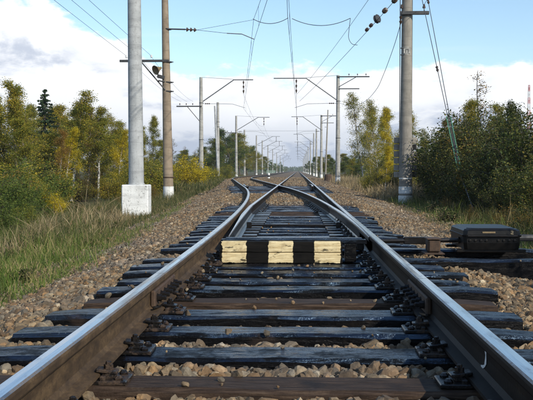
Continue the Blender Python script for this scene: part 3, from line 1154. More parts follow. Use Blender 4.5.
for (x, z, sx, sz) in ((0.0, 0.030, 0.022, 0.006), (0.011, 0.023, 0.006, 0.014), (0.003, 0.014, 0.016, 0.006), (-0.008, 0.007, 0.006, 0.012), (0.002, 0.001, 0.026, 0.006)):
    mb.box((0.195 + x, -0.3855, 0.190 + z), (sx, 0.003, sz))
mb.build('painted_number', 'machine_mark', lid)
mb = MB()
mb.lathe([(0.035, 0), (0.035, 0.02), (0.022, 0.022), (0.022, 0.05)], (-0.285, -0.16, 0.11), 10, (-1, 0, 0))
mb.build('rod_gland', 'oiled_steel', t)
mb = MB()
mb.tube([(-0.33, -0.16, 0.11), (-1.18, -0.18, 0.10)], 0.024, 8)
mb.box((-0.72, -0.165, 0.105), (0.30, 0.06, 0.075), 0.008)
mb.build('throw_rod', 'oiled_steel', t)
mb = MB()
mb.tube([(-0.28, 0.02, 0.10), (-1.14, 0.02, 0.085)], 0.016, 8)
mb.build('detector_rod', 'oiled_steel', t)
mb = MB()
mb.box((-0.62, -0.52, 0.085), (0.125, 0.18, 0.130), 0.018)
mb.box((-0.62, -0.52, 0.010), (0.20, 0.24, 0.016), 0.004)
mb.box((-0.62, -0.52, 0.155), (0.145, 0.20, 0.012), 0.003)
mb.build('rod_cover', 'rusty_steel', t)
mb = MB()
mb.tube([(0.28, 0.05, 0.12), (0.5, 0.05, 0.12), (0.9, 0.06, 0.10), (1.4, 0.08, 0.06), (1.9, 0.1, -0.42)], 0.036, 8)
mb.build('cable_pipe', 'dark_steel', t)

# ------------------------------------------------------------------ masts
def pole(mb, h, r0, r1, n=20, z0=-0.6, lean=(0, 0)):
    k = 12
    mb.tube([(lean[0] * (z0 + (h - z0) * i / k), lean[1] * (z0 + (h - z0) * i / k), z0 + (h - z0) * i / k) for i in range(k + 1)],
            [r0 + (r1 - r0) * i / k for i in range(k + 1)], n)


def insulator(parent, a, b, n=4, r=0.085, name='insulator', matn='porcelain'):
    a, b = Vector(a), Vector(b)
    L = (b - a).length
    prof = [(0.018, 0)]
    for i in range(n):
        c = L * (i + 0.5) / n
        d = L / n * 0.36
        prof += [(0.022, c - d), (r, c - d * 0.5), (r * 0.85, c + d * 0.2), (0.03, c + d)]
    prof.append((0.018, L))
    mb = MB()
    mb.lathe(prof, a, 8, b - a)
    return mb.build(name, matn, parent)


def bracket(t, side, z_root, z_top, x_bend, x_tip, x_hang, z_mess, z_cont, steel='galvanised', r=0.05):
    """bent cantilever over the track; side = +1 when the track lies to the right"""
    mb = MB()
    mb.tube([(0, 0, z_root), (side * x_bend, 0, z_top), (side * x_tip, 0, z_top)], r, 8)
    mb.build('cantilever', steel, t)
    mb = MB()
    mb.tube([(0, 0, z_top + 0.25), (side * x_bend, 0, z_top + 0.05)], 0.018, 6)
    mb.build('tie_rod', steel, t)
    insulator(t, (side * x_hang, 0, z_top - 0.05), (side * x_hang, 0, z_mess + 0.02), 3)
    mb = MB()
    mb.tube([(0, 0, z_cont + 0.45), (side * (x_hang - 1.6), 0, z_cont + 0.42), (side * (x_hang - 1.0), 0, z_cont + 0.40), (side * (x_hang + 0.15), 0, z_cont + 0.05)], 0.020, 6)
    mb.build('steady_arm', steel, t)
    insulator(t, (side * 0.35, 0, z_cont + 0.447), (side * 0.85, 0, z_cont + 0.445), 3, 0.07)


def crossarm(t, side, z, L, drop=1.2, npins=3, white=False, steel='dark_steel'):
    mb = MB()
    mb.box((side * (L / 2 + 0.1), -0.19, z), (L + 0.35, 0.09, 0.11), 0.008)
    arm = mb.build('crossarm', steel, t)
    mb = MB()
    mb.tube([(side * 0.1, -0.19, z - drop), (side * L * 0.62, -0.19, z - 0.05)], 0.035, 6)
    mb.build('brace', steel, t)
    for k in range(npins):
        x = side * (L * (0.98 - 0.30 * k))
        mb = MB()
        mb.lathe([(0.012, 0), (0.012, 0.10), (0.055, 0.11), (0.06, 0.16), (0.04, 0.17), (0.045, 0.21), (0.02, 0.235)], (x, -0.19, z + 0.052), 8)
        mb.build('pin_insulator', 'white_porcelain' if white else 'porcelain', arm)


def bands(t, r, zs, matn='rusty_steel', name='clamp_band', h=0.05):
    for z in zs:
        mb = MB()
        mb.lathe([(r(z) + 0.012, 0), (r(z) + 0.016, 0.004), (r(z) + 0.016, h - 0.004), (r(z) + 0.012, h)], (0, 0, z), 20)
        mb.box((r(z) + 0.04, 0, z + h / 2), (0.07, 0.03, h * 0.8))
        mb.build(name, matn, t)


def whitebase(t, r, z0, z1, matn='whitewash', name='painted_base'):
    mb = MB()
    mb.lathe([(r(z0) + 0.004, z0), (r(z1) + 0.004, z1)], (0, 0, 0), 20)
    return mb.build(name, matn, t, True)


# grey pole in a white plinth, no fittings in view
gz = ground_z(-4.6, 24.4)
t = thing('concrete_pole', 'pale grey concrete pole set in a big square white plinth', 'pole', (-4.60, 24.4, gz))
mb = MB()
pole(mb, 10.5, 0.222, 0.165, 24, 0.5, (-0.006, 0))
mb.build('pole', 'concrete_pale', t, True)
mb = MB()
mb.box((0.0, 0.0, 0.24), (0.76, 0.76, 1.28), 0.025, Matrix.Rotation(rad(3), 3, 'Z'))
mb.build('plinth', 'plinth_white', t)
mb = MB()
mb.lathe([(0.235, 0), (0.232, 0.03), (0.215, 0.05)], (0.0, 0, 0.88), 24)
mb.build('collar', 'concrete_pale', t, True)

# brown mast with the telegraph arm and the horn
BX, BY = -6.00, 39.6
gz = ground_z(BX, BY)
t = thing('catenary_mast', 'brown concrete mast with white foot, crossarm and horn, behind the plinth pole', 'mast', (BX, BY, gz))
rb = lambda z: 0.245 - 0.0098 * z
mb = MB()
pole(mb, 11.0, rb(-0.6), rb(11), 20, -0.6, (-0.014, 0))
mb.build('pole', 'concrete_brown', t, True)
whitebase(t, lambda z: rb(z) + 0.006, -0.5, 0.62)
zo = -gz
bands(t, lambda z: rb(z) + 0.004, [1.02])
crossarm(t, -1, 5.72 + zo, 1.95, 1.35, 3, True)
mb = MB()
mb.tube([(-0.10, -0.15, 4.75 + zo), (-0.42, -0.25, 4.80 + zo)], 0.035, 6)
mb.build('short_bracket', 'dark_steel', t)
horn = MB()
horn.lathe([(0.05, -0.10), (0.07, 0.0), (0.12, 0.10), (0.20, 0.24), (0.23, 0.27), (0.21, 0.26), (0.10, 0.12), (0.05, 0.05)], (-0.34, -0.3, 5.36 + zo), 18, (-0.55, -0.6, -0.35))
tag(horn.build('horn_loudspeaker', 'faded_plate', t, True), label='round horn loudspeaker')
mb = MB()
mb.box((-0.30, -0.20, 4.98 + zo), (0.34, 0.16, 0.16), 0.02, Matrix.Rotation(rad(15), 3, 'Y'))
mb.build('horn_driver', 'dark_steel', t)
bands(t, lambda z: rb(z) - 0.0, [4.3 + zo, 4.72 + zo, 5.66 + zo, 7.18 + zo], 'dark_steel')
zz = 7.22 + zo
lx = -0.10
mb = MB()
mb.tube([(lx, 0, zz), (0.82, 0, zz - 0.03)], 0.035, 8)
mb.build('bracket_arm', 'dark_steel', t)
insulator(t, (0.82, 0, zz - 0.03), (1.35, 0, zz - 0.06), 3, 0.10)
mb = MB()
mb.tube([(1.35, 0, zz - 0.06), (2.75, 0, zz - 0.22)], 0.010, 5)
mb.build('tie_rod', 'wire', t)
mb = MB()
mb.tube([(2.75, 0, zz - 0.22), (3.45, 0, zz - 0.26), (4.02, 0, zz - 0.50)], 0.022, 6)
mb.build('steady_arm', 'galvanised', t)
mb = MB()
mb.tube([(1.35, 0, zz - 0.06), (4.02, 0, 7.62 + zo)], 0.008, 5)
mb.build('head_span', 'wire', t)

# right mast: anchor mast with crossarm, counterweights and guys
AX, AY = 4.12, 32.3
gz = ground_z(AX, AY)
zo = -gz
t = thing('catenary_mast', 'grey concrete anchor mast with white ringed foot, standing before hanging counterweights', 'mast', (AX, AY, gz))
ra = lambda z: 0.250 - 0.0078 * z
mb = MB()
pole(mb, 11.2, ra(-0.6), ra(11.2), 24, -0.6, (0.003, 0))
mb.build('pole', 'concrete_dark', t, True)
whitebase(t, lambda z: ra(z) + 0.016, -0.5, 0.30)
whitebase(t, lambda z: ra(z) + 0.010, 0.38, 0.64)
whitebase(t, lambda z: ra(z) + 0.002, 0.93, 0.97, 'whitewash', 'painted_line')
mb = MB()
mb.box((0.28, -0.24, 6.50 + zo), (1.06, 0.11, 0.13), 0.01)
arm = mb.build('crossarm', 'dark_steel', t)
for x in (-0.20, 0.62):
    mb = MB()
    mb.lathe([(0.012, 0), (0.012, 0.10), (0.055, 0.11), (0.06, 0.17), (0.04, 0.19), (0.045, 0.24), (0.02, 0.26)], (x, -0.24, 6.56 + zo), 8)
    mb.build('pin_insulator', 'porcelain', arm)
mb = MB()
mb.lathe([(ra(7) + 0.014, 0), (ra(7) + 0.014, 0.16)], (0, 0, 6.42 + zo), 20)
mb.build('clamp_band', 'dark_steel', t)
insulator(t, (-0.23, -0.2, 6.42 + zo), (-0.24, -0.2, 6.10 + zo), 2, 0.06)
# number plate high on the mast
mb = MB()
mb.box((0, -ra(6) - 0.010, 5.10 + zo), (0.24, 0.012, 0.19), 0.002)
pl = mb.build('number_plate', 'concrete', t)
mb = MB()
for (x, z, sx, sz) in ((-0.045, -0.01, 0.022, 0.12), (0.045, -0.01, 0.022, 0.12), (0, 0.055, 0.112, 0.022)):
    mb.box((x, -ra(6) - 0.019, 5.10 + zo + z), (sx, 0.004, sz))
mb.build('plate_mark', 'black_paint', pl)
for z in (5.22, 4.97):
    mb = MB()
    mb.lathe([(ra(5.7) + 0.006, 0), (ra(5.7) + 0.006, 0.03)], (0, 0, z + zo), 20)
    mb.build('plate_band', 'concrete', t)
# guys: two wires meeting at a rod in the ground, towards the camera
ANC = Vector((5.36, 25.0, ground_z(5.36, 25.0)))
knot = Vector((5.09, 26.6, 0.55))
for (sx, sy, sz) in ((0.14, -0.1, 8.9), (0.42, 0.3, 9.3)):
    mb = MB()
    mb.tube([(AX + sx - AX, sy, sz + zo), tuple(knot - Vector((AX, AY, gz)))], 0.013, 5)
    mb.build('guy_wire', 'wire', t)
    p = Vector((sx, sy, sz + zo)).lerp(knot - Vector((AX, AY, gz)), 0.58 if sx < 0.2 else 0.30)
    d = (knot - Vector((AX, AY, gz)) - Vector((sx, sy, sz + zo))).normalized()
    insulator(t, p - d * 0.12, p + d * 0.12, 2, 0.05)
mb = MB()
for s in (-1, 1):
    mb.tube([tuple(knot - Vector((AX, AY, gz)) + Vector((0.05 * s, 0, 0))), tuple(knot.lerp(Vector((AX + 0.25, AY - 0.1, 8.9)), 0.22) - Vector((AX, AY, gz)) + Vector((0.07 * s, 0, 0)))], 0.016, 6)
mb.build('guy_sleeve', 'green_wire', t)
mb = MB()
mb.tube([tuple(knot - Vector((AX, AY, gz))), tuple(ANC - Vector((AX, AY, gz)) - Vector((0, 0, 0.3)))], 0.022, 6)
mb.build('anchor_rod', 'galvanised', t)
insulator(t, tuple(knot - Vector((AX, AY, gz)) + Vector((0, 0, 0.06))), tuple(knot - Vector((AX, AY, gz)) - Vector((0, 0, 0.12))), 2, 0.09)

# counterweight stacks behind the anchor mast
for k, (cx, lab) in enumerate(((-0.16, 'darker hanging stack of concrete counterweights, left behind the anchor mast'), (0.30, 'paler hanging stack of notched concrete counterweights, right behind the anchor mast'))):
    w = thing('counterweight_stack', lab, 'counterweight', (AX + cx, AY + 0.62, 0.0), 0, 'tension weights on the anchor mast')
    for q in range(6):
        mb = MB()
        rr = 0.215
        # disc with a slot for the hanger rod
        ring = [(rr * math.cos(a), rr * math.sin(a)) for a in [rad(-90 + 20 + i * 320 / 15) for i in range(16)]]
        outl = ring + [(-0.03, -0.02), (0.03, -0.02)]
        m = len(outl)
        mb.v = [(x, y, 0.012) for x, y in outl] + [(x, y, 0.222) for x, y in outl]
        mb.f = [(i, (i + 1) % m, (i + 1) % m + m, i + m) for i in range(m)] + [tuple(range(m))[::-1], tuple(range(m, 2 * m))]
        mb.m = [0] * len(mb.f)
        o = mb.build('disc', 'concrete_dark', w)
        o.location = (0, 0, 0.42 - 0.05 + q * 0.262)
        o.rotation_euler = (0, 0, rs.uniform(-0.5, 0.5) + (1.9 if q % 2 else 0.6))
    mb = MB()
    mb.tube([(0, 0, 0.30), (0, 0, 9.2)], 0.018, 6)
    mb.build('hanger_rod', 'dark_steel', w)

# the ordinary masts of both rows
def mast(x, y, side, label, h=10.0, group=None, bent=True, arm=None, lean=(0, 0), r0=0.235, r1=0.150, matn='concrete', hang=None, detail=True, stub=0.0):
    gz = ground_z(x, y)
    zo = -gz
    t = thing('catenary_mast', label, 'mast', (x, y, gz), 0, group)
    mb = MB()
    pole(mb, h, r0, r1, 16 if detail else 10, -0.6, lean)
    mb.build('pole', matn, t, True)
    rf = lambda z: r0 + (r1 - r0) * (z + 0.6) / (h + 0.6)
    whitebase(t, lambda z: rf(z) + 0.004, -0.4, 0.62)
    if bent:
        hg = hang if hang is not None else 3.9
        bracket(t, side, h - 2.35, h - 0.25, hg - 0.9, hg + 0.9 + stub, hg, 7.75 + zo, 6.4 + zo)
    if arm:
        crossarm(t, arm, h - 2.7 if arm == -1 else h - 0.15, 2.0 if arm == -1 else 2.6, 1.4 if arm == -1 else 0.9, 3)
        if arm == 1:
            mb = MB()
            mb.box((1.0, -0.16, h - 1.25), (1.9, 0.07, 0.09), 0.006)
            mb.build('lower_crossarm', 'dark_steel', t)
    if detail:
        bands(t, rf, [h - 2.4, h * 0.42], 'dark_steel')
    return t


GL, GR = 'concrete masts left of the tracks', 'concrete masts right of the tracks'
mast(-8.95, 79, 1, 'concrete mast with crossarm and bent cantilever, first behind the golden bush', arm=-1, group=GL, hang=3.95)
mast(-8.95, 96, 1, 'thin pale mast leaning slightly left, between golden bush and striped-foot mast', h=8.6, bent=False, lean=(-0.045, 0), r0=0.16, r1=0.09, group=GL, matn='concrete_pale')
mast(-9.65, 103, 1, 'plain concrete mast without bracket, just right of the golden bush', h=9.6, bent=False, group=GL)
mast(-9.75, 135, 1, 'concrete mast with crossarm, second cantilever of the left row', group=GL, arm=-1, hang=4.4)
mast(-10.7, 171, 1, 'plain left mast carrying a span wire across the tracks', group=GL, bent=False, h=9.6)
mast(3.75, 79, -1, 'concrete mast with bent cantilever and two right-hand crossarms, beside white birch', group=GR, arm=1, hang=3.85, stub=1.2)
mast(3.85, 118, -1, 'thin dark pole leaning right behind the birch side mast', h=9.6, bent=False, lean=(0.035, 0), r0=0.13, r1=0.07, group=GR, matn='concrete_dark')
mast(3.75, 135, -1, 'concrete mast with cantilever, second of the right row', group=GR, arm=1, hang=3.85)
for k, y in enumerate((200, 255, 312, 372, 440, 520, 610)):
    far = y > 230
    mast(3.75, y, -1, 'slim concrete mast with cantilever, third of the right row' if not far else 'distant pale mast of the right row towards the vanishing point', group='far masts right' if far else GR, hang=3.85, detail=False)
for k, y in enumerate((210, 244, 290, 345, 410, 490, 590)):
    far = y > 260
    lab = ['left mast with cantilever, half before the far trees', 'left mast with cantilever just before the far railing'][k] if not far else 'distant pale mast of the left row towards the vanishing point'
    mast(-10.2, y, 1, lab, group='far masts left' if far else GL, hang=4.9, detail=False)

# ------------------------------------------------------------------ overhead wires
def sag_path(a, b, sag, n=14):
    a, b = Vector(a), Vector(b)
    return [a.lerp(b, i / n) - Vector((0, 0, 4 * sag * (i / n) * (1 - i / n))) for i in range(n + 1)]


def catenary(label, group, sup, cont_r=0.009):
    """sup: supports (x, y, z contact, z messenger)"""
    t = thing('overhead_line', label, 'overhead wire', (sup[0][0], sup[0][1], 0), 0, group)
    o = Vector((sup[0][0], sup[0][1], 0))
    mc, mm = MB(), MB()
    pc, pm = [], []
    for a, b in zip(sup, sup[1:]):
        L = b[1] - a[1]
        sg = min(1.05, 0.00035 * L * L)
        c = sag_path((a[0], a[1], a[2]), (b[0], b[1], b[2]), 0.03)
        m = sag_path((a[0], a[1], a[3]), (b[0], b[1], b[3]), sg)
        pc += c[(1 if pc else 0):]
        pm += m[(1 if pm else 0):]
        if a[1] < 140:
            n = int(L / 8)
            for k in range(n):
                f = (k + 0.5) / n
                x, y = a[0] + (b[0] - a[0]) * f, a[1] + L * f
                zc = a[2] + (b[2] - a[2]) * f - 0.12 * f * (1 - f)
                zm = a[3] + (b[3] - a[3]) * f - 4 * sg * f * (1 - f)
                d = MB()
                d.tube([Vector((x, y, zc)) - o, Vector((x, y, zm)) - o], 0.005, 4)
                d.build('dropper', 'wire', t)
    mc.tube([p - o for p in pc], cont_r, 5)
    mm.tube([p - o for p in pm], 0.009, 5)
    mc.build('contact_wire', 'wire', t)
    mm.build('messenger_wire', 'wire', t)
    return t


catenary('overhead line hanging above the straight track', 'overhead lines',
         [(0.1, -28, 6.45, 7.8), (-0.34, 32.3, 6.45, 7.8), (-0.10, 79, 6.4, 7.75), (-0.10, 135, 6.4, 7.75), (0.05, 200, 6.4, 7.75), (-0.2, 255, 6.4, 7.75), (0, 372, 6.4, 7.75), (0, 610, 6.4, 7.75)])
catenary('overhead line swinging left above the diverging track', 'overhead lines',
         [(2.2, -2, 6.6, 7.9), (-2.0, 39.6, 6.62, 7.65), (-5.0, 79, 6.4, 7.75), (-5.35, 135, 6.4, 7.75), (-5.3, 210, 6.4, 7.75), (-5.3, 290, 6.4, 7.75), (-5.3, 410, 6.4, 7.75), (-5.3, 590, 6.4, 7.75)])


def smooth_path(P, k=6):
    P = [Vector(p) for p in P]
    out = []
    for i in range(len(P) - 1):
        p0, p1, p2, p3 = P[max(i - 1, 0)], P[i], P[i + 1], P[min(i + 2, len(P) - 1)]
        for q in range(k):
            u = q / k
            out.append(0.5 * ((2 * p1) + (p2 - p0) * u + (2 * p0 - 5 * p1 + 4 * p2 - p3) * u * u + (3 * p1 - p0 - 3 * p2 + p3) * u ** 3))
    return out + [P[-1]]


def single_wire(name, label, pts, r=0.010, group=None, matn='wire', cat='wire'):
    mb = MB()
    o = Vector(pts[0])
    mb.tube([Vector(p) - o for p in pts], r, 5)
    w = mb.build(name, matn)
    w.location = o
    return tag(w, label, cat, group)


# anchored wires from the right mast down to the track
A1 = Vector((AX - 0.15, AY + 0.25, 7.35))
B1 = Vector((0.20, 79, 7.05))
t = thing('anchor_wire', 'lower anchored wire with insulators, slanting from the right mast', 'wire', tuple(A1))
mb = MB()
mb.tube([p - A1 for p in sag_path(A1, B1, 0.15)], 0.012, 5)
mb.build('wire_strand', 'wire', t)
for f, rr, L in ((0.030, 0.11, 0.40), (0.075, 0.11, 0.40)):
    p = A1.lerp(B1, f)
    d = (B1 - A1).normalized()
    insulator(t, p - A1 - d * L / 2, p - A1 + d * L / 2, 3, rr)
p = A1.lerp(B1, 0.115) - A1
mb = MB()
mb.lathe([(0.05, -0.11), (0.17, -0.09), (0.20, -0.05), (0.14, 0), (0.20, 0.05), (0.17, 0.09), (0.05, 0.11)], p, 18, (0.75, -0.6, 0.3))
mb.build('pulley_wheel', 'dark_steel', t, True)
for f in (0.150, 0.175):
    p = A1.lerp(B1, f)
    d = (B1 - A1).normalized()
    insulator(t, p - A1 - d * 0.2, p - A1 + d * 0.2, 2, 0.09)
A2 = Vector((AX - 0.15, AY + 0.25, 8.9))
single_wire('anchor_wire', 'upper anchored wire slanting from the top of the right mast', sag_path(A2, (-0.05, 79, 7.7), 0.25), 0.010)
# the slack cable from the crossarm
single_wire('feeder_cable', 'slack cable drooping behind the right mast towards the birches',
            smooth_path([(AX - 0.24, AY - 0.2, 6.1), (4.0, 35.5, 5.72), (4.13, 41, 5.2), (4.22, 46, 4.93), (4.2, 54, 4.95), (4.05, 66, 5.6), (3.8, 78.8, 6.9)]), 0.012)
single_wire('signal_wire', 'thin wire running off the right mast crossarm to the upper right', [(AX + 0.62, AY - 0.24, 6.80), (4.75, 20, 7.3), (4.9, 0, 8.2), (5.0, -20, 9.0)], 0.008)
# jumper between the three lines
JY = 36.0
single_wire('jumper_cable', 'sagging jumper between the left and middle overhead lines', sag_path((-1.85, JY, 7.02), (-0.36, JY, 7.05), 0.22), 0.014, 'jumper cables')
single_wire('jumper_cable', 'sagging jumper from the middle overhead line to the right anchored wires', sag_path((-0.20, JY, 7.02), (2.25, JY, 7.02), 0.30), 0.014, 'jumper cables')
single_wire('jumper_cable', 'short jumper hanging between the two anchored wires', smooth_path([(2.25, JY, 7.02), (2.20, JY, 6.6), (2.18, JY, 6.2), (2.32, JY, 5.95), (2.55, JY, 5.9)]), 0.012, 'jumper cables')
# telegraph wires from the brown mast to a pole behind the camera and on to the next mast
for k in range(3):
    x0 = BX - 0.014 * 6.3 - 1.95 * (0.98 - 0.30 * k)
    z0 = 5.72 + 0.30
    labs = ('outermost of the three telegraph wires on the brown mast', 'middle telegraph wire on the brown mast', 'innermost telegraph wire on the brown mast')
    single_wire('telegraph_wire', labs[k], sag_path((-6.75 + 0.45 * k, -22, 6.75), (x0, BY - 0.19, z0), 0.12) + sag_path((x0, BY - 0.19, z0), (-10.8 + 0.55 * k, 79, 7.05), 0.3)[1:], 0.007, 'telegraph wires')
single_wire('span_wire', 'thin wire spanning the tracks between two distant masts', sag_path((-10.7, 171, 8.75), (3.75, 171, 8.7), 0.15), 0.016)
# plain mast for the far end of the span wire
mast(3.75, 171, -1, 'slim plain mast holding the right end of the span wire', h=9.6, bent=False, detail=False, group=GR)

# ------------------------------------------------------------------ small lineside things
x = at(268.8, 86)
t = thing('limit_post', 'small white post with dark band between the two tracks', 'marker post', (x, 86, -0.22))
mb = MB()
mb.lathe([(0.13, 0), (0.13, 0.28), (0.12, 0.30)], (0, 0, -0.1), 12)
mb.build('post', 'white_paint', t, True)
mb = MB()
mb.lathe([(0.122, 0), (0.122, 0.20)], (0, 0, 0.20), 12)
mb.build('band', 'black_paint', t, True)
mb = MB()
mb.lathe([(0.12, 0), (0.115, 0.18), (0.06, 0.22)], (0, 0, 0.40), 12)
mb.build('cap', 'white_paint', t, True)

x, y = at(328, 84), 84
t = thing('tree_stump', 'dark brown stump at the foot of the birch side mast', 'stump', (x, y, ground_z(x, y)))
mb = MB()
mb.lathe([(0.55, -0.1), (0.46, 0.15), (0.38, 0.5), (0.36, 0.85), (0.30, 1.0), (0.1, 0.97)], (0, 0, 0), 11)
mb.build('bole', 'stump_wood', t)
for a in (0.4, 2.3, 4.2):
    mb = MB()
    mb.tube([(0.3 * math.cos(a), 0.3 * math.sin(a), 0.25), (0.7 * math.cos(a), 0.7 * math.sin(a), 0.05), (1.0 * math.cos(a), 1.0 * math.sin(a), -0.1)], [0.14, 0.1, 0.05], 6)
    mb.build('root', 'stump_wood', t)

x, y = at(337, 60), 60
t = thing('cable_trough', 'low dark concrete cable trough in the grass right of the track', 'trough', (x, y, ground_z(x, y)))
mb = MB()
mb.box((0, 0, 0.05), (1.2, 0.4, 0.24), 0.02)
mb.build('trough', 'concrete_dark', t)
mb = MB()
mb.box((0, 0, 0.195), (1.24, 0.44, 0.05), 0.01)
mb.build('cover', 'concrete_dark', t)

# far railing on the left
t = thing('platform_railing', 'long pale green railing beside the far left track', 'railing', (-8.2, 225, -0.7))
for k in range(13):
    mb = MB()
    mb.box((0, 0, 0.7), (0.12, 0.12, 1.4))
    o = mb.build('post', 'green_paint', t)
    o.location = (0, k * 7.0, 0)
for z in (0.55, 0.95, 1.35):
    mb = MB()
    mb.box((0, 42, z), (0.06, 84, 0.12))
    mb.build('rail_bar', 'green_paint', t)

# far radio mast, red and white
x, y = at(525.5, 620), 620
t = thing('radio_mast', 'tall red and white lattice mast far beyond the right bushes', 'radio mast', (x, y, -1.0))
H = 63.0
nseg = 14
for k in range(nseg):
    z0, z1 = H * k / nseg, H * (k + 1) / nseg
    w0, w1 = 3.0 * (1 - 0.72 * k / nseg), 3.0 * (1 - 0.72 * (k + 1) / nseg)
    mb = MB()
    cs = ((-1, -1), (1, -1), (1, 1), (-1, 1))
    for q in range(4):
        a, b = cs[q], cs[(q + 1) % 4]
        mb.tube([(a[0] * w0 / 2, a[1] * w0 / 2, z0), (a[0] * w1 / 2, a[1] * w1 / 2, z1)], 0.14, 4)
        mb.tube([(a[0] * w0 / 2, a[1] * w0 / 2, z0), (b[0] * w1 / 2, b[1] * w1 / 2, z1)], 0.09, 4)
        mb.tube([(a[0] * w1 / 2, a[1] * w1 / 2, z1), (b[0] * w1 / 2, b[1] * w1 / 2, z1)], 0.09, 4)
    mb.build('lattice_section', 'red_paint' if k % 2 else 'white_paint', t)

# ------------------------------------------------------------------ trees and bushes
def leaves_mesh(name, C, size, rr, matn, flat=0.0):
    """one folded rhombus per leaf around the centres C"""
    n = len(C)
    a = rr.normal(size=(n, 3))
    a[:, 2] *= 0.8
    a /= np.linalg.norm(a, axis=1)[:, None]
    b = rr.normal(size=(n, 3))
    b[:, 2] += flat
    b = np.cross(a, b)
    b /= np.linalg.norm(b, axis=1)[:, None] + 1e-9
    s = size * np.exp(rr.normal(0, 0.28, n))[:, None]
    V = np.empty((n, 4, 3))
    V[:, 0] = C - a * s * 0.5
    V[:, 1] = C + b * s * 0.34
    V[:, 2] = C + a * s * 0.5
    V[:, 3] = C - b * s * 0.34
    F = np.arange(n * 4).reshape(n, 4)
    return np_mesh(name, V.reshape(-1, 3), F, matn)


def wander(p, d, L, n, rr, bend=0.12, up=0.0):
    pts = [np.array(p, float)]
    d = np.array(d, float)
    d /= np.linalg.norm(d)
    for i in range(n):
        d = d + rr.normal(0, bend, 3) + np.array([0, 0, up])
        d /= np.linalg.norm(d)
        pts.append(pts[-1] + d * L / n)
    return pts


def make_tree(seed, H, trunk_r, crown_lo, spread, n_limb, n_leaf, leaf, leaf_mat, bark, lean=0.03, up=0.10, clump=0.14, shape='oval', twigs=5):
    """returns (trunk mesh, crown mesh)"""
    rr = np.random.default_rng(seed)
    mb = MB()
    tr = wander((0, 0, -0.3), (rr.normal(0, lean), rr.normal(0, lean), 1), H + 0.3, 10, rr, 0.045, 0.03)
    mb.tube(tr, [trunk_r * (1 - 0.93 * i / 10) + 0.004 for i in range(11)], 7, cap=False)
    ends = []
    for k in range(n_limb):
        f = crown_lo + (0.97 - crown_lo) * ((k + rr.random()) / n_limb)
        i = min(9, int(f * 10))
        p = tr[i] + (tr[i + 1] - tr[i]) * (f * 10 - i)
        u = (f - crown_lo) / (1 - crown_lo)
        prof = (0.45 + 0.75 * math.sin(math.pi * min(1, u * 0.85 + 0.18))) * (1 - 0.55 * u) if shape == 'oval' else (1.05 - 0.9 * u)
        L = spread * prof * rr.uniform(0.6, 1.25)
        az = rr.uniform(0, 2 * math.pi)
        el = rad(rr.uniform(15, 60) if shape == 'oval' else rr.uniform(-5, 25))
        d = (math.cos(az) * math.cos(el), math.sin(az) * math.cos(el), math.sin(el))
        lp = wander(p, d, L, 5, rr, 0.14, up * 0.5)
        rl = max(0.006, trunk_r * (1 - f) * 0.42 + 0.006)
        mb.tube(lp, [rl * (1 - 0.85 * q / 5) for q in range(6)], 5, cap=False)
        ends += [(q, L) for q in lp[2:]]
        for s in range(twigs):
            j = rr.integers(1, 5)
            d2 = (lp[j + 1] - lp[j]) / max(1e-6, np.linalg.norm(lp[j + 1] - lp[j])) + rr.normal(0, 0.6, 3)
            tp = wander(lp[j], d2, L * rr.uniform(0.25, 0.5), 3, rr, 0.2, -0.05 if bark == 'birch_bark' else 0.03)
            mb.tube(tp, [rl * 0.35, rl * 0.28, rl * 0.2, 0.003], 3, cap=False)
            ends += [(q, L) for q in tp[1:]]
    E = np.array([e[0] for e in ends])
    w = rr.uniform(0.1, 1.0, len(E)) ** 2.2
    idx = rr.choice(len(E), n_leaf, p=w / w.sum())
    C = E[idx] + rr.normal(0, clump, (n_leaf, 3)) * np.array([1, 1, 0.85])
    return mb.mesh('trunk', bark, True), leaves_mesh('crown', C, leaf, rr, leaf_mat)


def make_bush(seed, H, W, n_stem, n_leaf, leaf, leaf_mat, bark='bark', low=0.05, clump=0.10):
    rr = np.random.default_rng(seed)
    mb = MB()
    ends = []
    for k in range(n_stem):
        az = rr.uniform(0, 2 * math.pi)
        out = rr.uniform(0.05, 1.0) ** 0.7 * W / 2
        hh = H * (1 - 0.55 * (out / (W / 2)) ** 2) * rr.uniform(0.7, 1.08)
        b0 = np.array([math.cos(az), math.sin(az), 0]) * out * 0.25
        tip = np.array([math.cos(az) * out, math.sin(az) * out, hh])
        st = [b0 + (tip - b0) * (i / 6) + rr.normal(0, 0.03 * H, 3) * (i > 0) for i in range(7)]
        st[0][2] = -0.2
        mb.tube(st, [0.016 * H / 2 * (1 - 0.85 * i / 6) + 0.002 for i in range(7)], 4, cap=False)
        for i in range(1, 7):
            if st[i][2] > low * H:
                ends.append(st[i])
            for s in range(2):
                tp = wander(st[i], (math.cos(az) + rr.normal(0, 0.8), math.sin(az) + rr.normal(0, 0.8), rr.uniform(-0.1, 0.9)), 0.16 * H * rr.uniform(0.5, 1.3), 3, rr, 0.2)
                if i > 1:
                    mb.tube(tp, [0.005, 0.004, 0.003, 0.002], 3, cap=False)
                ends += [q for q in tp[1:] if q[2] > low * H]
    E = np.array(ends)
    w = rr.uniform(0.1, 1.0, len(E)) ** 2.0
    idx = rr.choice(len(E), n_leaf, p=w / w.sum())
    C = E[idx] + rr.normal(0, clump, (n_leaf, 3))
    C = C[C[:, 2] > 0.02]
    return mb.mesh('stems', bark, True), leaves_mesh('foliage', C, leaf, rr, leaf_mat)


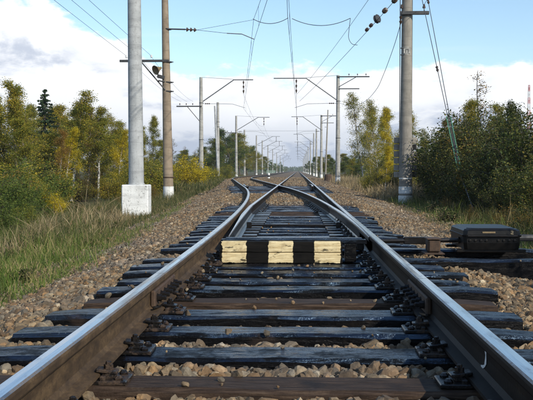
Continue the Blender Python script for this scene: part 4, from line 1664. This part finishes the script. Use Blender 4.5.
def make_spruce(seed, H):
    rr = np.random.default_rng(seed)
    mb = MB()
    mb.tube([(0, 0, -0.3), (0.02, 0, H * 0.5), (0, 0.02, H)], [0.16, 0.09, 0.01], 7, cap=False)
    C, A = [], []
    nw = 26
    for k in range(nw):
        f = min(0.985, 0.10 + 0.88 * (k + rr.uniform(-0.35, 0.35)) / (nw - 1))
        L = (1 - f) ** 0.85 * H * 0.24 + 0.10
        m = int(7 + 3 * (1 - f))
        for j in range(m):
            az = 2 * math.pi * (j + rr.random()) / m
            LL = L * rr.uniform(0.5, 1.3)
            z0 = f * H + rr.normal(0, 0.10)
            path = [np.array([math.cos(az) * LL * s, math.sin(az) * LL * s, z0 + LL * (-0.45 * s + 0.28 * s * s)]) for s in (0, 0.35, 0.7, 1.0)]
            mb.tube(path, [0.018 * (1 - f) + 0.006, 0.012, 0.008, 0.003], 4, cap=False)
            q = int(95 * LL) + 10
            s = rr.uniform(0.12, 1.0, q)
            base = np.stack([np.cos(az) * LL * s, np.sin(az) * LL * s, z0 + LL * (-0.45 * s + 0.28 * s * s)], 1)
            side = np.stack([-np.sin(az) * np.ones(q), np.cos(az) * np.ones(q), np.zeros(q)], 1) * (rr.normal(0, 0.16, q) * LL * (1.1 - s))[:, None]
            C.append(base + side + rr.normal(0, 0.02, (q, 3)) - np.array([0, 0, 1]) * np.abs(rr.normal(0, 0.05, q))[:, None])
    C = np.concatenate(C)
    return mb.mesh('trunk', 'bark', True), leaves_mesh('crown', C, 0.10, rr, 'needle', 0.2)


def plant(meshes, names, label, cat, name, x, y, scale, rz, group=None, dz=0.0):
    t = thing(name, label, cat, (x, y, ground_z(x, y) + dz), rz, group)
    t.scale = scale if isinstance(scale, tuple) else (scale,) * 3
    for m, nm in zip(meshes, names):
        link(nm, m, t)
    return t


TN, BN = ('trunk', 'crown'), ('stems', 'foliage')
OL = [make_tree(20 + i, 7.0, 0.075, 0.24, 1.55, 30, 17000, 0.064, 'leaf_olive', 'bark') for i in range(3)]
BI = [make_tree(40 + i, 7.0, 0.085, 0.34, 1.35, 28, 14000, 0.062, 'leaf_olive', 'birch_bark') for i in range(2)]
BG = make_tree(50, 7.0, 0.055, 0.28, 1.25, 28, 12500, 0.060, 'leaf_gold', 'birch_bark')
BGO = make_tree(57, 7.0, 0.055, 0.26, 1.2, 26, 12500, 0.060, 'leaf_rust', 'birch_bark')
SP = make_spruce(3, 7.0)
GT = [make_tree(60 + i, 7.0, 0.085, 0.16, 1.9, 34, 18000, 0.068, 'leaf_green', 'bark', shape='oval') for i in range(2)]
BARE = make_tree(71, 7.0, 0.05, 0.22, 1.05, 30, 900, 0.060, 'leaf_rust', 'bark', clump=0.08, twigs=9, up=0.2)
PALE = make_tree(73, 7.0, 0.060, 0.22, 1.45, 38, 9000, 0.058, 'leaf_olive', 'birch_bark', clump=0.14, twigs=9, up=0.2)
BU_G = [make_bush(80 + i, 2.0, 2.3, 28, 12000, 0.055, 'leaf_green') for i in range(2)]
BU_O = [make_bush(84 + i, 2.0, 2.2, 28, 11000, 0.052, 'leaf_olive') for i in range(3)]
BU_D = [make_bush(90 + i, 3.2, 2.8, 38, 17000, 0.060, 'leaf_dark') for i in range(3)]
GO = make_tree(66, 7.0, 0.085, 0.16, 1.75, 34, 21000, 0.064, 'leaf_olive', 'bark')
GTM = make_tree(61, 7.0, 0.085, 0.16, 1.9, 34, 18000, 0.066, 'leaf_mid', 'bark')
BU_T = make_bush(93, 3.2, 2.7, 30, 15000, 0.064, 'leaf_mid', clump=0.13)
BU_Y = make_bush(95, 2.0, 2.4, 34, 14000, 0.058, 'leaf_gold')
BU_R = make_bush(97, 2.0, 2.0, 24, 6500, 0.05, 'leaf_rust')
rp = random.Random(21)


def tree_at(px, y, top, meshes, label, name='birch_tree', cat='tree', group=None, base_h=7.0, wide=1.0, names=TN):
    """a tree standing at distance y whose top reaches photograph row `top`"""
    x = at(px, y)
    hz = CAM_Z + (VY - top) * y / FPX - ground_z(x, y)
    s = hz / base_h
    return plant(meshes, names, label, cat, name, x, y, (s * wide, s * wide, s), rp.uniform(0, 6.28), group)


# --- left: the trees that stand out
GLT = 'trees behind the left grass verge'
tree_at(14, 44, 84, GO, 'broad olive leafed tree at the left edge, left of the spruce', 'leafy_tree', group=GLT, wide=1.15)
tree_at(43, 56, 89, SP, 'dark green spruce rising above the left birches', 'spruce_tree', group=GLT, wide=1.15)
tree_at(69, 46, 91, BI[0], 'white trunked birch with yellowing crown, right of the spruce', 'birch_tree', group=GLT, wide=1.35)
tree_at(97, 48, 107, BI[1], 'thin white trunked birch nearest left of the plinth pole', 'birch_tree', group=GLT, wide=1.25)
tree_at(118, 60, 112, PALE, 'sparse thin tree just left of the plinth pole', 'sparse_tree', group=GLT)
tree_at(150, 66, 116, OL[1], 'olive tree filling the gap between the plinth pole and brown mast', 'leafy_tree', group=GLT, wide=0.8)
tree_at(56, 42, 128, BGO, 'small rusty young birch in front of the spruce', 'birch_tree', group=GLT)
tree_at(66, 43, 126, BG, 'small golden birch in front of the white trunked birch', 'birch_tree', group=GLT, wide=1.2)
tree_at(119, 47, 128, BG, 'small golden birch just left of the plinth pole', 'birch_tree', group=GLT, wide=1.1)
tree_at(26, 41, 118, BI[1], 'lower yellowing birch between the broad left tree and the spruce', 'birch_tree', group=GLT, wide=1.3)
tree_at(84, 52, 103, BGO, 'rusty orange birch between the two white trunked birches', 'birch_tree', group=GLT, wide=1.2)
# --- left: the mass of the wood behind
GLW = 'left wood'
for px, y, top, k, lab in (
        (-20, 50, 92, 0, 'olive tree cut by the left picture edge'), (-34, 45, 80, 1, 'olive tree just outside the left picture edge'),
        (-8, 60, 85, 1, 'olive tree behind the broad tree at the left edge'), (30, 52, 104, 2, 'slim olive tree just left of the spruce'),
        (56, 66, 102, 0, 'olive tree just right of the spruce, behind the rusty birch'), (80, 70, 106, 1, 'distant olive tree seen between the white trunked birches'),
        (108, 60, 120, 2, 'low olive tree between the thin birch and the plinth pole'), (126, 54, 134, 0, 'small olive tree hidden behind the plinth pole'),
        (142, 78, 130, 2, 'low olive tree between plinth pole and brown mast'),
        (2, 46, 112, 0, 'lower olive tree at the left edge, before the broad one'), (40, 49, 132, 2, 'low olive tree in front of the spruce'),
        (76, 60, 118, 0, 'olive tree right behind the white trunked birch'), (112, 52, 136, 1, 'low olive tree touching the plinth pole on its left')):
    tree_at(px, y, top, OL[k], lab, 'leafy_tree', group=GLW, wide=rp.uniform(1.2, 1.5))
lab = 'one of the deep background olive trees closing the left wood'
for k, (px, y, top) in enumerate(((52, 74, 108), (22, 70, 104), (104, 78, 116), (134, 84, 124), (-60, 70, 95), (90, 90, 118), (40, 84, 112), (10, 84, 108), (-15, 88, 104), (118, 95, 128), (65, 95, 116))):
    tree_at(px, y, top, OL[k % 3], lab, 'leafy_tree', group='deep left wood', wide=rp.uniform(1.1, 1.4))
for px, y, top, lab in ((172, 84, 138, 'leafless grey tree right behind the brown mast'), (185, 90, 146, 'leafless grey tree above the middle of the golden bush'), (195, 95, 150, 'leafless grey tree above the right end of the golden bush')):
    tree_at(px, y, top, BARE, lab, 'bare_tree', group='grey trees behind the golden bush', wide=1.5)
# --- left undergrowth
GLU = 'left undergrowth'
for px, y, top, m, lab in (
        (-12, 25, 172, BU_G[0], 'green bush cut by the left picture edge'), (5, 23, 184, BU_G[1], 'low green bush at the left edge, nearest the grass'),
        (-4, 18, 204, BU_G[0], 'lowest green bush at the left edge, sitting in the grass'), (20, 19, 206, BU_O[1], 'low olive bush in the left grass, before the green ones'),
        (40, 21, 205, BU_G[1], 'low green bush in the left grass, before the yellow bush'), (98, 18.5, 218, BU_G[0], 'small green clump of weeds by the ballast, left of the plinth'),
        (112, 20, 222, BU_G[1], 'small green clump of weeds by the ballast, in front of the plinth'), (80, 44, 176, BU_D[2], 'dark bush at the foot of the white birch'),
        (21, 25, 178, BU_G[0], 'green bush left of the small yellow bush'), (36, 28, 182, BU_O[0], 'olive bush behind the small yellow bush'),
        (58, 27, 196, BU_O[1], 'low olive bush right of the small yellow bush'), (9, 31, 164, BU_O[2], 'tall olive bush at the left edge, behind the orange one'),
        (29, 36, 164, BU_G[1], 'green bush below the spruce, left side'), (48, 38, 168, BU_O[0], 'olive bush below the spruce, right side'),
        (112, 42, 176, BU_O[1], 'olive bush touching the left side of the plinth pole'), (90, 50, 172, BU_R, 'brownish bush between the white birch trunks'),
        (74, 56, 168, BU_D[0], 'dark bush behind the white birch trunk'), (104, 58, 166, BU_D[1], 'dark bush left behind the plinth pole'),
        (120, 34, 196, BU_R, 'low brownish bush against the plinth'), (130, 46, 166, BU_O[2], 'olive bush hidden by the plinth pole'),
        (145, 44, 164, BU_O[0], 'olive yellow bush just right of the plinth pole'), (154, 50, 160, BU_O[1], 'olive yellow bush just left of the brown mast'),
        (151, 37, 186, BU_R, 'low brown bush at the foot of the brown mast'), (-24, 36, 156, BU_O[0], 'tall olive bush outside the left picture edge'),
        (76, 30, 203, BU_R, 'low brownish bush among the straw grass'), (20, 46, 152, BU_D[2], 'dark bush below the broad left tree'),
        (60, 62, 160, BU_D[1], 'dark bush deep in the wood right of the spruce'), (98, 29, 206, BU_O[2], 'low olive bush left of the plinth, in the straw grass')):
    tree_at(px, y, top, m, lab, 'bush', 'bush', GLU, 3.2 if m in BU_D else 2.0, rp.uniform(1.1, 1.5), BN)
tree_at(49, 25.5, 192, BU_Y, 'small yellow leafed bush low in the left undergrowth', 'bush', 'bush', GLU, 2.0, 0.9, BN)
tree_at(11, 28, 176, BU_R, 'orange brown bush at the left edge of the undergrowth', 'bush', 'bush', GLU, 2.0, 1.0, BN)
tree_at(190, 62, 157, BU_Y, 'bright golden yellow bush right of the brown mast', 'bush', 'bush', None, 2.0, 1.12, BN)
for k, (px, y, top, lab) in enumerate(((176, 66, 172, 'low olive bush at the left foot of the golden bush'), (206, 74, 168, 'low olive bush at the right foot of the golden bush'), (213, 92, 168, 'small olive bush at the foot of the plain mast'),
                                       (168, 56, 178, 'low olive bush behind the white foot of the brown mast'), (226, 110, 166, 'small olive bush left of the second cantilever mast'))):
    tree_at(px, y, top, BU_O[k % 3], lab, 'bush', 'bush', 'bushes near the golden bush', 2.0, 1.3, BN)
# --- left far trees
lab = 'one of the far green trees along the left side of the line'
for k, (px, y, top) in enumerate(((214, 130, 146), (222, 140, 138), (231, 150, 129), (240, 165, 132), (226, 175, 138), (248, 190, 141), (235, 200, 142), (255, 230, 151), (246, 240, 146), (262, 270, 156), (268, 310, 158),
                                  (257, 300, 150), (273, 380, 162), (278, 460, 165), (282, 560, 167), (205, 150, 146), (195, 160, 148), (186, 150, 150), (210, 180, 142), (165, 120, 140), (178, 130, 150), (286, 700, 168))):
    if px > 258:
        lab, grp = 'one of the small far trees left of the vanishing point', 'vanishing left trees'
    elif k % 2:
        lab, grp = 'one of the yellowish olive far trees among the left masts', 'far left olive trees'
    else:
        lab, grp = 'one of the green far trees among the left masts', 'far left green trees'
    tree_at(px, y, top, (GT[k % 2], OL[k % 3])[k % 2], lab, 'far_tree', group=grp, wide=1.9)

# --- right: the trees that stand out
GRT = 'trees right of the track'
tree_at(364, 60, 92, PALE, 'white stemmed nearly leafless birch between the two right masts', 'birch_tree', group=GRT, wide=0.95)
tree_at(378, 64, 97, PALE, 'second sparse birch, right of the white stemmed one', 'birch_tree', group=GRT)
tree_at(391, 58, 106, BG, 'tall yellow birch just left of the anchor mast', 'birch_tree', group=GRT, wide=0.8)
tree_at(384, 40, 146, BG, 'small bright yellow birch against the left side of the anchor mast', 'birch_tree', group=GRT, wide=1.15)
tree_at(371, 70, 108, BG, 'yellow birch seen between the two sparse birches', 'birch_tree', group=GRT, wide=1.0)
tree_at(399, 66, 112, BI[0], 'olive birch directly behind the anchor mast', 'birch_tree', group=GRT, wide=1.1)
tree_at(383, 74, 110, OL[1], 'olive tree behind the tall yellow birch', 'leafy_tree', group=GRT, wide=1.0)
tree_at(475, 34, 72, BARE, 'thin leafless tree standing up above the right bushes', 'bare_tree', group=GRT, wide=1.5)
tree_at(512, 27, 103, GTM, 'green leafed tree at the right edge, under the radio mast', 'leafy_tree', group=GRT, wide=0.9)
tree_at(428, 70, 128, PALE, 'sparse brownish tree just right of the anchor mast', 'sparse_tree', group=GRT)
tree_at(449, 42, 118, BGO, 'rusty tree rising behind the left end of the thicket', 'leafy_tree', group=GRT)
tree_at(466, 33, 98, OL[0], 'olive tree rising left of the thin leafless tree', 'leafy_tree', group=GRT, wide=0.8)
tree_at(490, 40, 104, OL[2], 'olive tree rising right of the thin leafless tree', 'leafy_tree', group=GRT, wide=0.9)
# --- right bushes: a dark wall
GTH = 'right thicket'
for k, (px, y, top, lab) in enumerate((
        (441, 36, 144, 'dark bush forming the left end of the right thicket'), (452, 33, 128, 'dark bush where the guy wires enter the thicket'), (463, 32, 112, 'tall dark bush behind the guy wire sleeve'),
        (473, 29, 122, 'tall dark bush below the thin leafless tree'), (484, 30, 116, 'tall dark bush right of the thin leafless tree'), (495, 26, 124, 'dark bush left of the green tree at the right edge'),
        (507, 25, 134, 'dark bush in front of the green tree at the right edge'), (521, 24, 120, 'dark bush right of the green tree at the right edge'), (533, 23, 114, 'dark bush cut by the right picture edge'),
        (548, 24, 104, 'dark bush just outside the right picture edge'), (437, 44, 152, 'dark bush deep behind the left end of the thicket'), (462, 28, 152, 'low dark bush around the guy anchor, left side'),
        (478, 26.5, 154, 'low dark bush around the guy anchor, right side'), (499, 23, 156, 'low dark bush behind the switch machine'), (517, 21, 164, 'low dark bush right behind the switch machine'),
        (536, 20, 154, 'low dark bush at the right picture edge beyond the machine'))):
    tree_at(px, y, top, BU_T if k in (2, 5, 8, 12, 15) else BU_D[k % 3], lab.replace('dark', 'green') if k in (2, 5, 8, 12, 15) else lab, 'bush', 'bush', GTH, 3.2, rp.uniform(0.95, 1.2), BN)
for px_, py_, hh, lab in ((4.9, 5.6, 3.0, 'tall bush right of the camera, outside the picture, shading the switch machine'), (6.0, 3.6, 3.2, 'second tall bush right of the camera, outside the picture'),
                          (5.6, 8.6, 3.1, 'tall bush beyond the cable pipe, outside the right picture edge'), (5.2, 12.6, 2.6, 'bush beside the right verge, outside the right picture edge')):
    plant(BU_D[1], BN, lab, 'bush', 'bush', px_, py_, hh / 3.2, rp.uniform(0, 6), GTH)
lab = 'one of the dark bushes hidden at the back of the right thicket'
for k, (px, y, top) in enumerate(((466, 38, 122), (490, 36, 116), (522, 34, 112), (548, 34, 108), (565, 22, 124))):
    tree_at(px, y, top, BU_D[k % 3], lab, 'bush', 'bush', 'back of the right thicket', 3.2, rp.uniform(1.0, 1.2), BN)
for k, (px, y, top, lab) in enumerate(((374, 47, 170, 'olive bush below the sparse birches'), (387, 45, 164, 'dark bush under the small yellow birch'), (397, 48, 160, 'olive bush half hidden by the anchor mast'),
                                       (382, 54, 162, 'dark bush behind the small yellow birch'), (402, 56, 152, 'olive bush behind the counterweights'), (419, 52, 152, 'dark bush in the gap right of the counterweights'))):
    tree_at(px, y, top, BU_D[k % 3] if k % 2 else BU_O[k % 3], lab, 'bush', 'bush', 'bushes near the anchor mast', 3.2 if k % 2 else 2.0, 1.15, BN)
lab = 'one of the far bushes and trees along the right side of the line'
for k, (px, y, top) in enumerate(((326, 140, 154), (334, 120, 158), (345, 105, 157), (352, 98, 158), (358, 92, 160), (318, 180, 157), (322, 160, 156), (312, 260, 161), (308, 340, 164), (340, 150, 153), (350, 140, 152),
                                  (362, 120, 156), (372, 110, 150), (305, 480, 169), (385, 120, 148), (400, 110, 140), (415, 100, 140), (303, 640, 169))):
    if px < 330:
        lab, grp = 'one of the small far trees right of the vanishing point', 'vanishing right trees'
    elif k % 3:
        lab, grp = 'one of the green far trees between the right masts', 'far right green trees'
    else:
        lab, grp = 'one of the yellowish olive far trees between the right masts', 'far right olive trees'
    tree_at(px, y, top, GT[k % 2] if k % 3 else OL[k % 3], lab, 'far_tree', group=grp, wide=1.9)
# low scrub at the foot of the thicket
for k, (px, y, top, lab) in enumerate(((433, 30, 194, 'weedy shrub just right of the anchor mast foot'), (446, 25.5, 198, 'brownish weedy shrub left of the guy anchor'), (459, 23, 203, 'dark weedy shrub left of the anchor rod'),
                                       (472, 20.5, 207, 'brownish weedy shrub above the left end of the switch machine'), (489, 18.5, 208, 'dark weedy shrub above the middle of the switch machine'),
                                       (506, 17.5, 207, 'brownish weedy shrub above the right end of the switch machine'), (523, 16.5, 206, 'dark weedy shrub above the cable pipe'), (542, 16, 202, 'brownish weedy shrub at the right picture edge'))):
    tree_at(px, y, top, BU_R if k % 2 else BU_D[k % 3], lab, 'shrub', 'shrub', 'shrubs before the thicket', 2.0 if k % 2 else 3.2, 1.2, BN)

# --- the far-off woods that close the horizon
def far_wood(name, label, xs0, xs1, y0, y1, hmax, n, seed):
    r = np.random.default_rng(seed)
    cx = r.uniform(xs0, xs1, n // 60)
    cy = r.uniform(y0, y1, n // 60)
    ch = hmax * r.uniform(0.45, 1.0, n // 60)
    k = r.integers(0, len(cx), n)
    h = ch[k] * r.beta(1.6, 1.2, n)
    wd = ch[k] * 0.32 * np.sqrt(np.clip(1.02 - (h / ch[k]) ** 2, 0, 1))
    C = np.stack([cx[k] + r.normal(0, 1, n) * wd, cy[k] + r.normal(0, 1, n) * wd, -1.1 + h], 1)
    o = link(name, leaves_mesh(name, C, 1.5, r, 'leaf_green'))
    return tag(o, label, 'wood', kind='stuff')


far_wood('far_wood', 'low distant wood closing the horizon left of the line', -420, -16, 640, 1100, 10, 26000, 5)
far_wood('far_wood', 'low distant wood closing the horizon right of the line', 9, 420, 640, 1100, 10, 26000, 6)
far_wood('far_wood', 'faint hazy wood at the far end of the straight line', -70, 70, 1250, 1500, 9, 9000, 7)

# ------------------------------------------------------------------ grass
def blades(name, pts, hgt, wid, lean, matn, seed, label, heads=False):
    """pts: (x, y, z, height factor); three-segment bent blades in one mesh"""
    r = np.random.default_rng(seed)
    P = np.array(pts)
    n = len(P)
    h = hgt * P[:, 3] * np.exp(r.normal(0, 0.30, n))
    az = r.uniform(0, 2 * np.pi, n)
    ln = np.abs(r.normal(0, lean, n)) + 0.05
    d = np.stack([np.cos(az), np.sin(az), np.zeros(n)], 1)
    q = r.uniform(0, 2 * np.pi, n)
    sd_ = np.stack([np.cos(q), np.sin(q), np.zeros(n)], 1)
    w = wid * np.exp(r.normal(0, 0.25, n))
    B = P[:, :3] - np.array([0, 0, 0.03])
    V = np.empty((n, 8, 3))
    prof = [(0, 1.0), (0.4, 0.85), (0.75, 0.55), (1.0, 0.08)] if not heads else [(0, 0.35), (0.55, 0.30), (0.78, 1.0), (1.0, 0.2)]
    for k, (f, ww) in enumerate(prof):
        c = B + np.array([0, 0, 1.0]) * (h * f * (1 - 0.30 * ln * f))[:, None] + d * (h * ln * f * f)[:, None]
        V[:, 2 * k] = c - sd_ * (w * ww)[:, None]
        V[:, 2 * k + 1] = c + sd_ * (w * ww)[:, None]
    base = (np.arange(n) * 8)[:, None, None]
    F = (base + np.array([[0, 1, 3, 2], [2, 3, 5, 4], [4, 5, 7, 6]])[None]).reshape(-1, 4)
    o = link(name, np_mesh(name, V.reshape(-1, 3), F, matn))
    return tag(o, label, 'grass', kind='stuff')


def verge(side, ylo, yhi, n, reach, seed, inset=0.0, patch=None, hf=None):
    r = random.Random(seed)
    out = []
    while len(out) < n:
        y = ylo * (yhi / ylo) ** r.random()
        d = r.uniform(-inset, reach)
        x = edge_l(y) - d if side < 0 else edge_r(y) + d
        if abs((x - CAM_X) / y + 0.037) > 0.36 + 0.8 / y:
            n -= 1
            continue
        pn = mnoise.noise(Vector((x * 0.9, y * 0.45, seed * 1.7)))
        if patch and pn < patch + 0.25 * r.random():
            n -= 0.35
            continue
        if d < 0.25 and r.random() < 0.55:
            continue
        f = (0.7 + 0.8 * max(0, pn + 0.3)) * min(1.0, 0.45 + max(0, d) * 0.5)
        if hf:
            f *= hf(x, y)
        z = max(ground_z(x, y), ballast_z(x, y) if d < 0.3 else -9)
        out.append((x, y, z, f))
    return out


blades('grass', verge(-1, 6.2, 17, 26000, 2.3, 1, 0.15), 0.24, 0.0045, 0.55, 'grass_green', 1, 'bright green grass on the left verge near the camera')
blades('grass', verge(-1, 13, 60, 26000, 4.0, 2, 0.2), 0.26, 0.006, 0.55, 'grass_olive', 2, 'olive grass and weeds along the left verge')
def straw(x, y):
    return max(0.25, math.exp(-((x + 4.2 + 0.02 * (y - 17)) / 0.85) ** 2) * math.exp(-((y - 17.0) / 4.5) ** 2))


blades('grass', [p for p in verge(-1, 10, 32, 16000, 3.4, 3, -0.3, -0.05, straw) if p[3] > 0.40 or RNG.random() < 0.14], 0.62, 0.0034, 0.45, 'grass_dry', 3, 'tall dry straw coloured grass left of the ballast')
blades('grass', [p for p in verge(-1, 12, 26, 2200, 3.0, 4, -0.4, 0.0, straw) if p[3] > 0.45], 0.62, 0.0055, 0.55, 'grass_dry', 4, 'dry seed heads standing above the left verge', True)
blades('grass', verge(1, 8.5, 40, 22000, 3.6, 5, 0.1), 0.25, 0.007, 0.55, 'grass_green', 5, 'short green grass along the right verge')
blades('grass', verge(1, 34, 120, 24000, 4.5, 6, 0.3), 0.55, 0.016, 0.45, 'grass_dry', 6, 'straw coloured dry grass along the far right verge')
blades('grass', verge(1, 13, 40, 6000, 3.4, 8, -0.6, 0.0), 0.34, 0.006, 0.5, 'grass_olive', 8, 'rank olive weeds before the right thicket')
blades('grass', verge(-1, 50, 160, 24000, 6.0, 7, 0.3), 0.5, 0.018, 0.5, 'grass_olive', 7, 'far olive grass along the left track')

# tufts straying into the ballast edge, dead matted stems
def stray(side, ylo, yhi, n, seed):
    r = random.Random(seed)
    out = []
    for _ in range(n):
        y = ylo * (yhi / ylo) ** r.random()
        d = abs(r.gauss(0, 0.22))
        cx = edge_l(y) + d if side < 0 else edge_r(y) - d
        for _ in range(r.randint(5, 16)):
            x, yy = cx + r.gauss(0, 0.035), y + r.gauss(0, 0.035)
            out.append((x, yy, ballast_z(x, yy), r.uniform(0.3, 0.9)))
    return out


blades('grass', stray(-1, 6, 30, 420, 41), 0.20, 0.004, 0.7, 'grass_green', 41, 'stray grass tufts at the left ballast edge')
blades('grass', stray(1, 7, 30, 380, 42), 0.18, 0.004, 0.7, 'grass_olive', 42, 'stray grass tufts at the right ballast edge')
blades('grass', verge(-1, 6.2, 24, 9000, 3.0, 43, 0.25), 0.16, 0.0035, 1.3, 'grass_dry', 43, 'matted dead stems lying in the left grass')
blades('grass', verge(1, 9, 30, 5000, 3.0, 44, 0.2), 0.16, 0.004, 1.3, 'grass_dry', 44, 'matted dead stems lying in the right grass')
WEED = make_bush(120, 0.42, 0.5, 12, 420, 0.050, 'grass_olive', low=0.0, clump=0.03)
rw = random.Random(77)
lab = 'one of the small broad leafed weeds in the left verge grass'
for k in range(9):
    y = 7.5 * (22 / 7.5) ** rw.random()
    x = edge_l(y) - rw.uniform(0.05, 1.7)
    plant(WEED, BN, lab, 'weed', 'weed', x, y, rw.uniform(0.4, 0.75), rw.uniform(0, 6.28), 'weeds in the left verge')
lab = 'one of the small broad leafed weeds in the right verge grass'
for k in range(6):
    y = 12 * (30 / 12) ** rw.random()
    x = edge_r(y) + rw.uniform(0.0, 1.4)
    plant(WEED, BN, lab, 'weed', 'weed', x, y, rw.uniform(0.5, 1.0), rw.uniform(0, 6.28), 'weeds in the right verge')

# ------------------------------------------------------------------ the air
mb = MB()
mb.box((0, 700, 32), (1300, 1720, 68.0))
hz = mb.mesh('haze', 'soil')
hz.materials.clear()
hm = bpy.data.materials.new('haze')
hm.use_nodes = True
hm.node_tree.nodes.clear()
ht = NT(hm.node_tree)
pv = ht.n('ShaderNodeVolumePrincipled', {'Color': (0.92, 0.95, 1.0, 1), 'Density': 0.00028, 'Anisotropy': 0.2})
hm.node_tree.links.new(pv.outputs[0], ht.n('ShaderNodeOutputMaterial').inputs['Volume'])
hz.materials.append(hm)
tag(link('haze', hz), 'thin pale air over the whole line', 'haze', kind='stuff')
